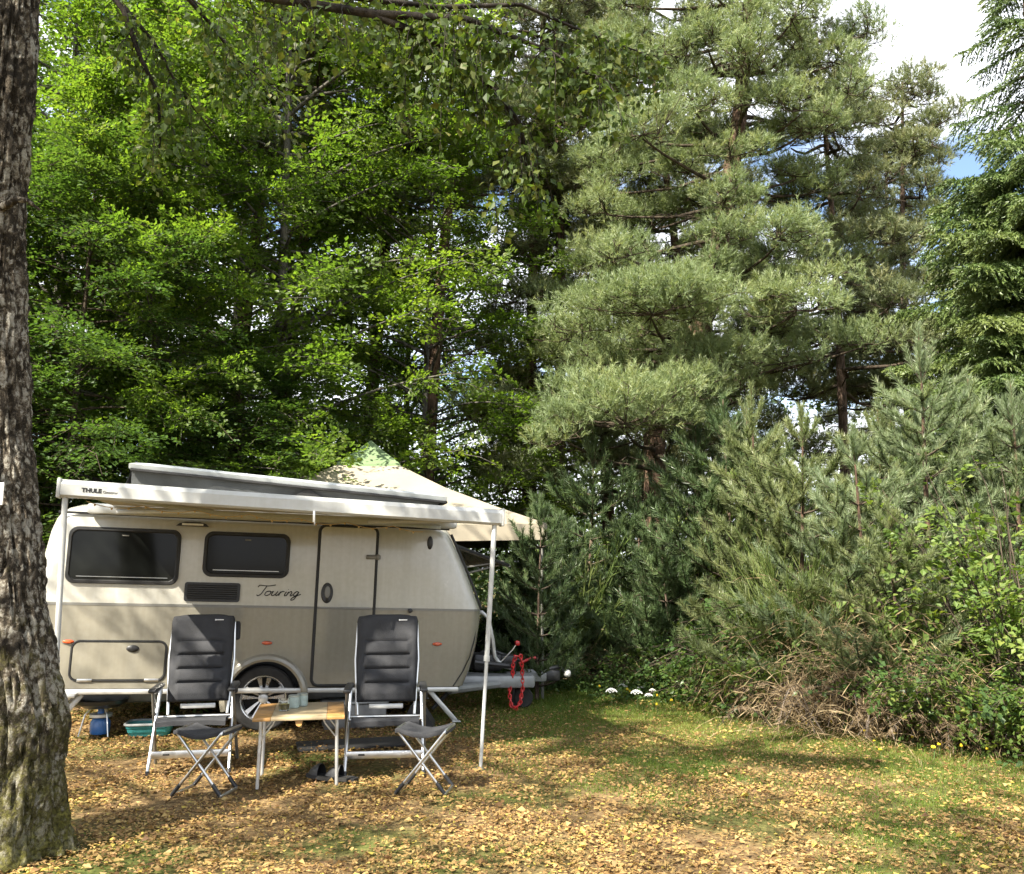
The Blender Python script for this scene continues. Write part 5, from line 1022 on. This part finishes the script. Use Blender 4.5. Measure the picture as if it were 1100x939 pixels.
M['clearglass'] = pm('clear_glass', (.95, .97, .95), .03, 0, .01, 5, trans=1.); M['frosted'] = pm('frosted_teal_glass', (.42, .52, .48), .5, 0, .15, 30, .05, 60, 0, .5, None, .35); M['lemon'] = pm('yellow_wax', (.72, .66, .10), .5); M['lidm'] = pm('pewter_lid', (.40, .45, .42), .4, .6)
q = onz(305, 763.6, tz); G = thing('glass_tumbler', 'clear tumbler holding yellow wax on the bamboo table', 'glass', q)
g = MB(); g.lathe([(.0005, .002), (.036, .002), (.040, .01), (.044, .092), (.0425, .092), (.038, .012), (.0005, .010)], None, 28); g.build('glass_wall', M['clearglass'], G)
g = MB(); g.lathe([(.0005, .011), (.0365, .013), (.0395, .052), (.0005, .053)], None, 28); g.build('wax_fill', M['lemon'], G)
for (px, py, lb) in ((315.5, 760.5, 'frosted pale teal jar standing next to the yellow tumbler'), (324.5, 758.5, 'frosted teal jar farthest from the yellow tumbler on the table')):
    q = onz(px, py, tz); J = thing('candle_jar', lb, 'jar', q, 0, 'frosted jars on the table')
    g = MB(); g.lathe([(.0005, 0), (.038, 0), (.044, .008), (.044, .075), (.040, .084), (.0005, .084)], None, 28); g.build('jar_body', M['frosted'], J)
    g = MB(); g.lathe([(.042, .0845), (.043, .096), (.038, .099), (.0005, .10)], None, 28); g.build('jar_lid', M['lidm'], J)
# black slippers by the table leg
for (x, y, rz, lb) in ((-1.46, 7.22, .9, 'black rubber clog under the table, its toe to the left'), (-1.30, 7.17, 1.2, 'black rubber clog beside the right front table leg')):
    T = thing('clog', lb, 'shoe', (x, y, 0), rz, 'pair of black clogs')
    g = MB(); out_ = [(.0, -.14), (.04, -.13), (.048, -.05), (.042, .03), (.05, .09), (.035, .135), (0, .15), (-.04, .135), (-.052, .09), (-.042, .02), (-.042, -.08), (-.03, -.13)]; g.prism(out_, (0, 0, .003), (1, 0, 0), (0, 1, 0), (0, 0, .026)); g.build('sole', M['black_rubber'], T)
    g = MB(); vs = []; fs = []
    for i in range(7):
        t = i / 6; y_ = .0 + .135 * t; wv = .046 * math.sqrt(max(.05, 1 - (t * .92) ** 3)); hz = .075 * (1 - t * t) + .012
        for j in range(9): a = math.pi * j / 8; vs.append((wv * math.cos(a), y_, .028 + hz * math.sin(a)))
    for i in range(6):
        for j in range(8): fs.append((i * 9 + j, i * 9 + j + 1, (i + 1) * 9 + j + 1, (i + 1) * 9 + j))
    fs.append(tuple(6 * 9 + j for j in range(9))); g.add(vs, fs).build('upper', M['black_plastic'], T)
# door mat
g = MB(); g.prism(rrect(1.0, .42, .05, 5), (-1.45, 8.55, .006), (.96, .28, 0), (-.28, .96, 0), (0, 0, .016)); tag(g.build('door_mat', M['black_rubber']), 'flat black mat on the leaves below the caravan door', 'mat')
# under the caravan
bx = thing('storage_crate', 'grey plastic crate pushed under the caravan behind the table', 'crate', (-1.62, 9.55, 0), R_(16))
g = MB(); g.box((0, 0, .12), (.62, .36, .24), .02); g.build('crate_body', M['chassis'], bx); g = MB(); g.box((0, 0, .2535), (.66, .40, .025), .01); g.build('crate_lid', M['galv'], bx)
wc = MB(); wc.prism([(-.16, 0), (.16, 0), (.16, .05), (.03, .24), (-.06, .24), (-.16, .05)], (-.95, 9.35, 0), (1, 0, 0), (0, 0, 1), (0, .25, 0)); tag(wc.build('wheel_chock', M['black_plastic']), 'black wedge on the ground under the caravan behind the right chair', 'chock')
M['blue'] = pm('blue_gas_can', (.03, .13, .38), .35, 0, .2, 10, 0, 80, .3); M['teal'] = pm('teal_silicone', (.03, .20, .20), .55, 0, .2, 8); M['bowl'] = pm('black_enamel', (.02, .02, .02), .35)
q = onz(102, 791); CK = thing('camping_stove', 'black bowl stove on wire legs with blue gas canister under the caravan', 'stove', (q.x, q.y + .1, 0))
g = MB(); g.lathe([(.05, .25), (.16, .26), (.235, .30), (.245, .335), (.235, .335), (.15, .275), (.05, .27), (.0005, .27)], None, 32); g.build('bowl', M['bowl'], CK)
for a in (225, 315, 90): g = MB(); a = R_(a); g.tube([(.10 * math.cos(a), .10 * math.sin(a), .25), (.15 * math.cos(a), .15 * math.sin(a), .2), (.2 * math.cos(a), .2 * math.sin(a), .003)], .008, 6); g.build('leg', M['alu'], CK)
g = MB(); g.lathe([(.0005, .01), (.085, .01), (.092, .03), (.092, .12), (.07, .155), (.03, .17), (.03, .25)], None, 24); g.build('gas_canister', M['blue'], CK)
g = MB(); g.lathe([(.098, .165), (.104, .17), (.104, .195), (.098, .2)], None, 24); g.build('burner_ring', M['alu_matt'], CK)
q = onz(156, 791); TUB = thing('collapsible_tub', 'collapsible teal washing tub on the ground under the caravan', 'tub', (q.x, q.y + .12, 0), R_(12))
g = MB(); sh = [(.15, 0), (.16, .03), (.165, .035), (.172, .07), (.178, .075), (.185, .105)]; vs = []; fs = []
for (r, z) in sh + [(s_[0] - .01, s_[1]) for s_ in sh[::-1]]: vs += [(a, b_, z) for a, b_ in rrect(2 * r + .06, 2 * r - .06, .06, 6)]
n_ = 28
for i in range(11):
    for j in range(n_): fs.append((i * n_ + j, i * n_ + (j + 1) % n_, (i + 1) * n_ + (j + 1) % n_, (i + 1) * n_ + j))
fs.append(tuple(range(n_))[::-1]); g.add(vs, fs); g.build('tub_wall', M['teal'], TUB)
g = MB(); g.tube([(a, b_, .112) for a, b_ in rrect(.44, .32, .07, 6)], .012, 6, True); g.build('tub_rim', M['galv'], TUB)
# plate with arrow on the birch
sg = thing('arrow_sign', 'small white plate with black arrow nailed to the birch trunk', 'sign', (-3.04, 5.17, 2.02))
g = MB(); g.box((0, 0, 0), (.25, .012, .13), .004); g.build('plate', M['whiteplastic'], sg)
g = MB(); g.prism([(-.09, .009), (.05, .009), (.05, .03), (.1, 0), (.05, -.03), (.05, -.009), (-.09, -.009)], (0, -.0062, -.015), (1, 0, 0), (0, 0, 1), (0, -.003, 0)); g.build('arrow', M['print'], sg)
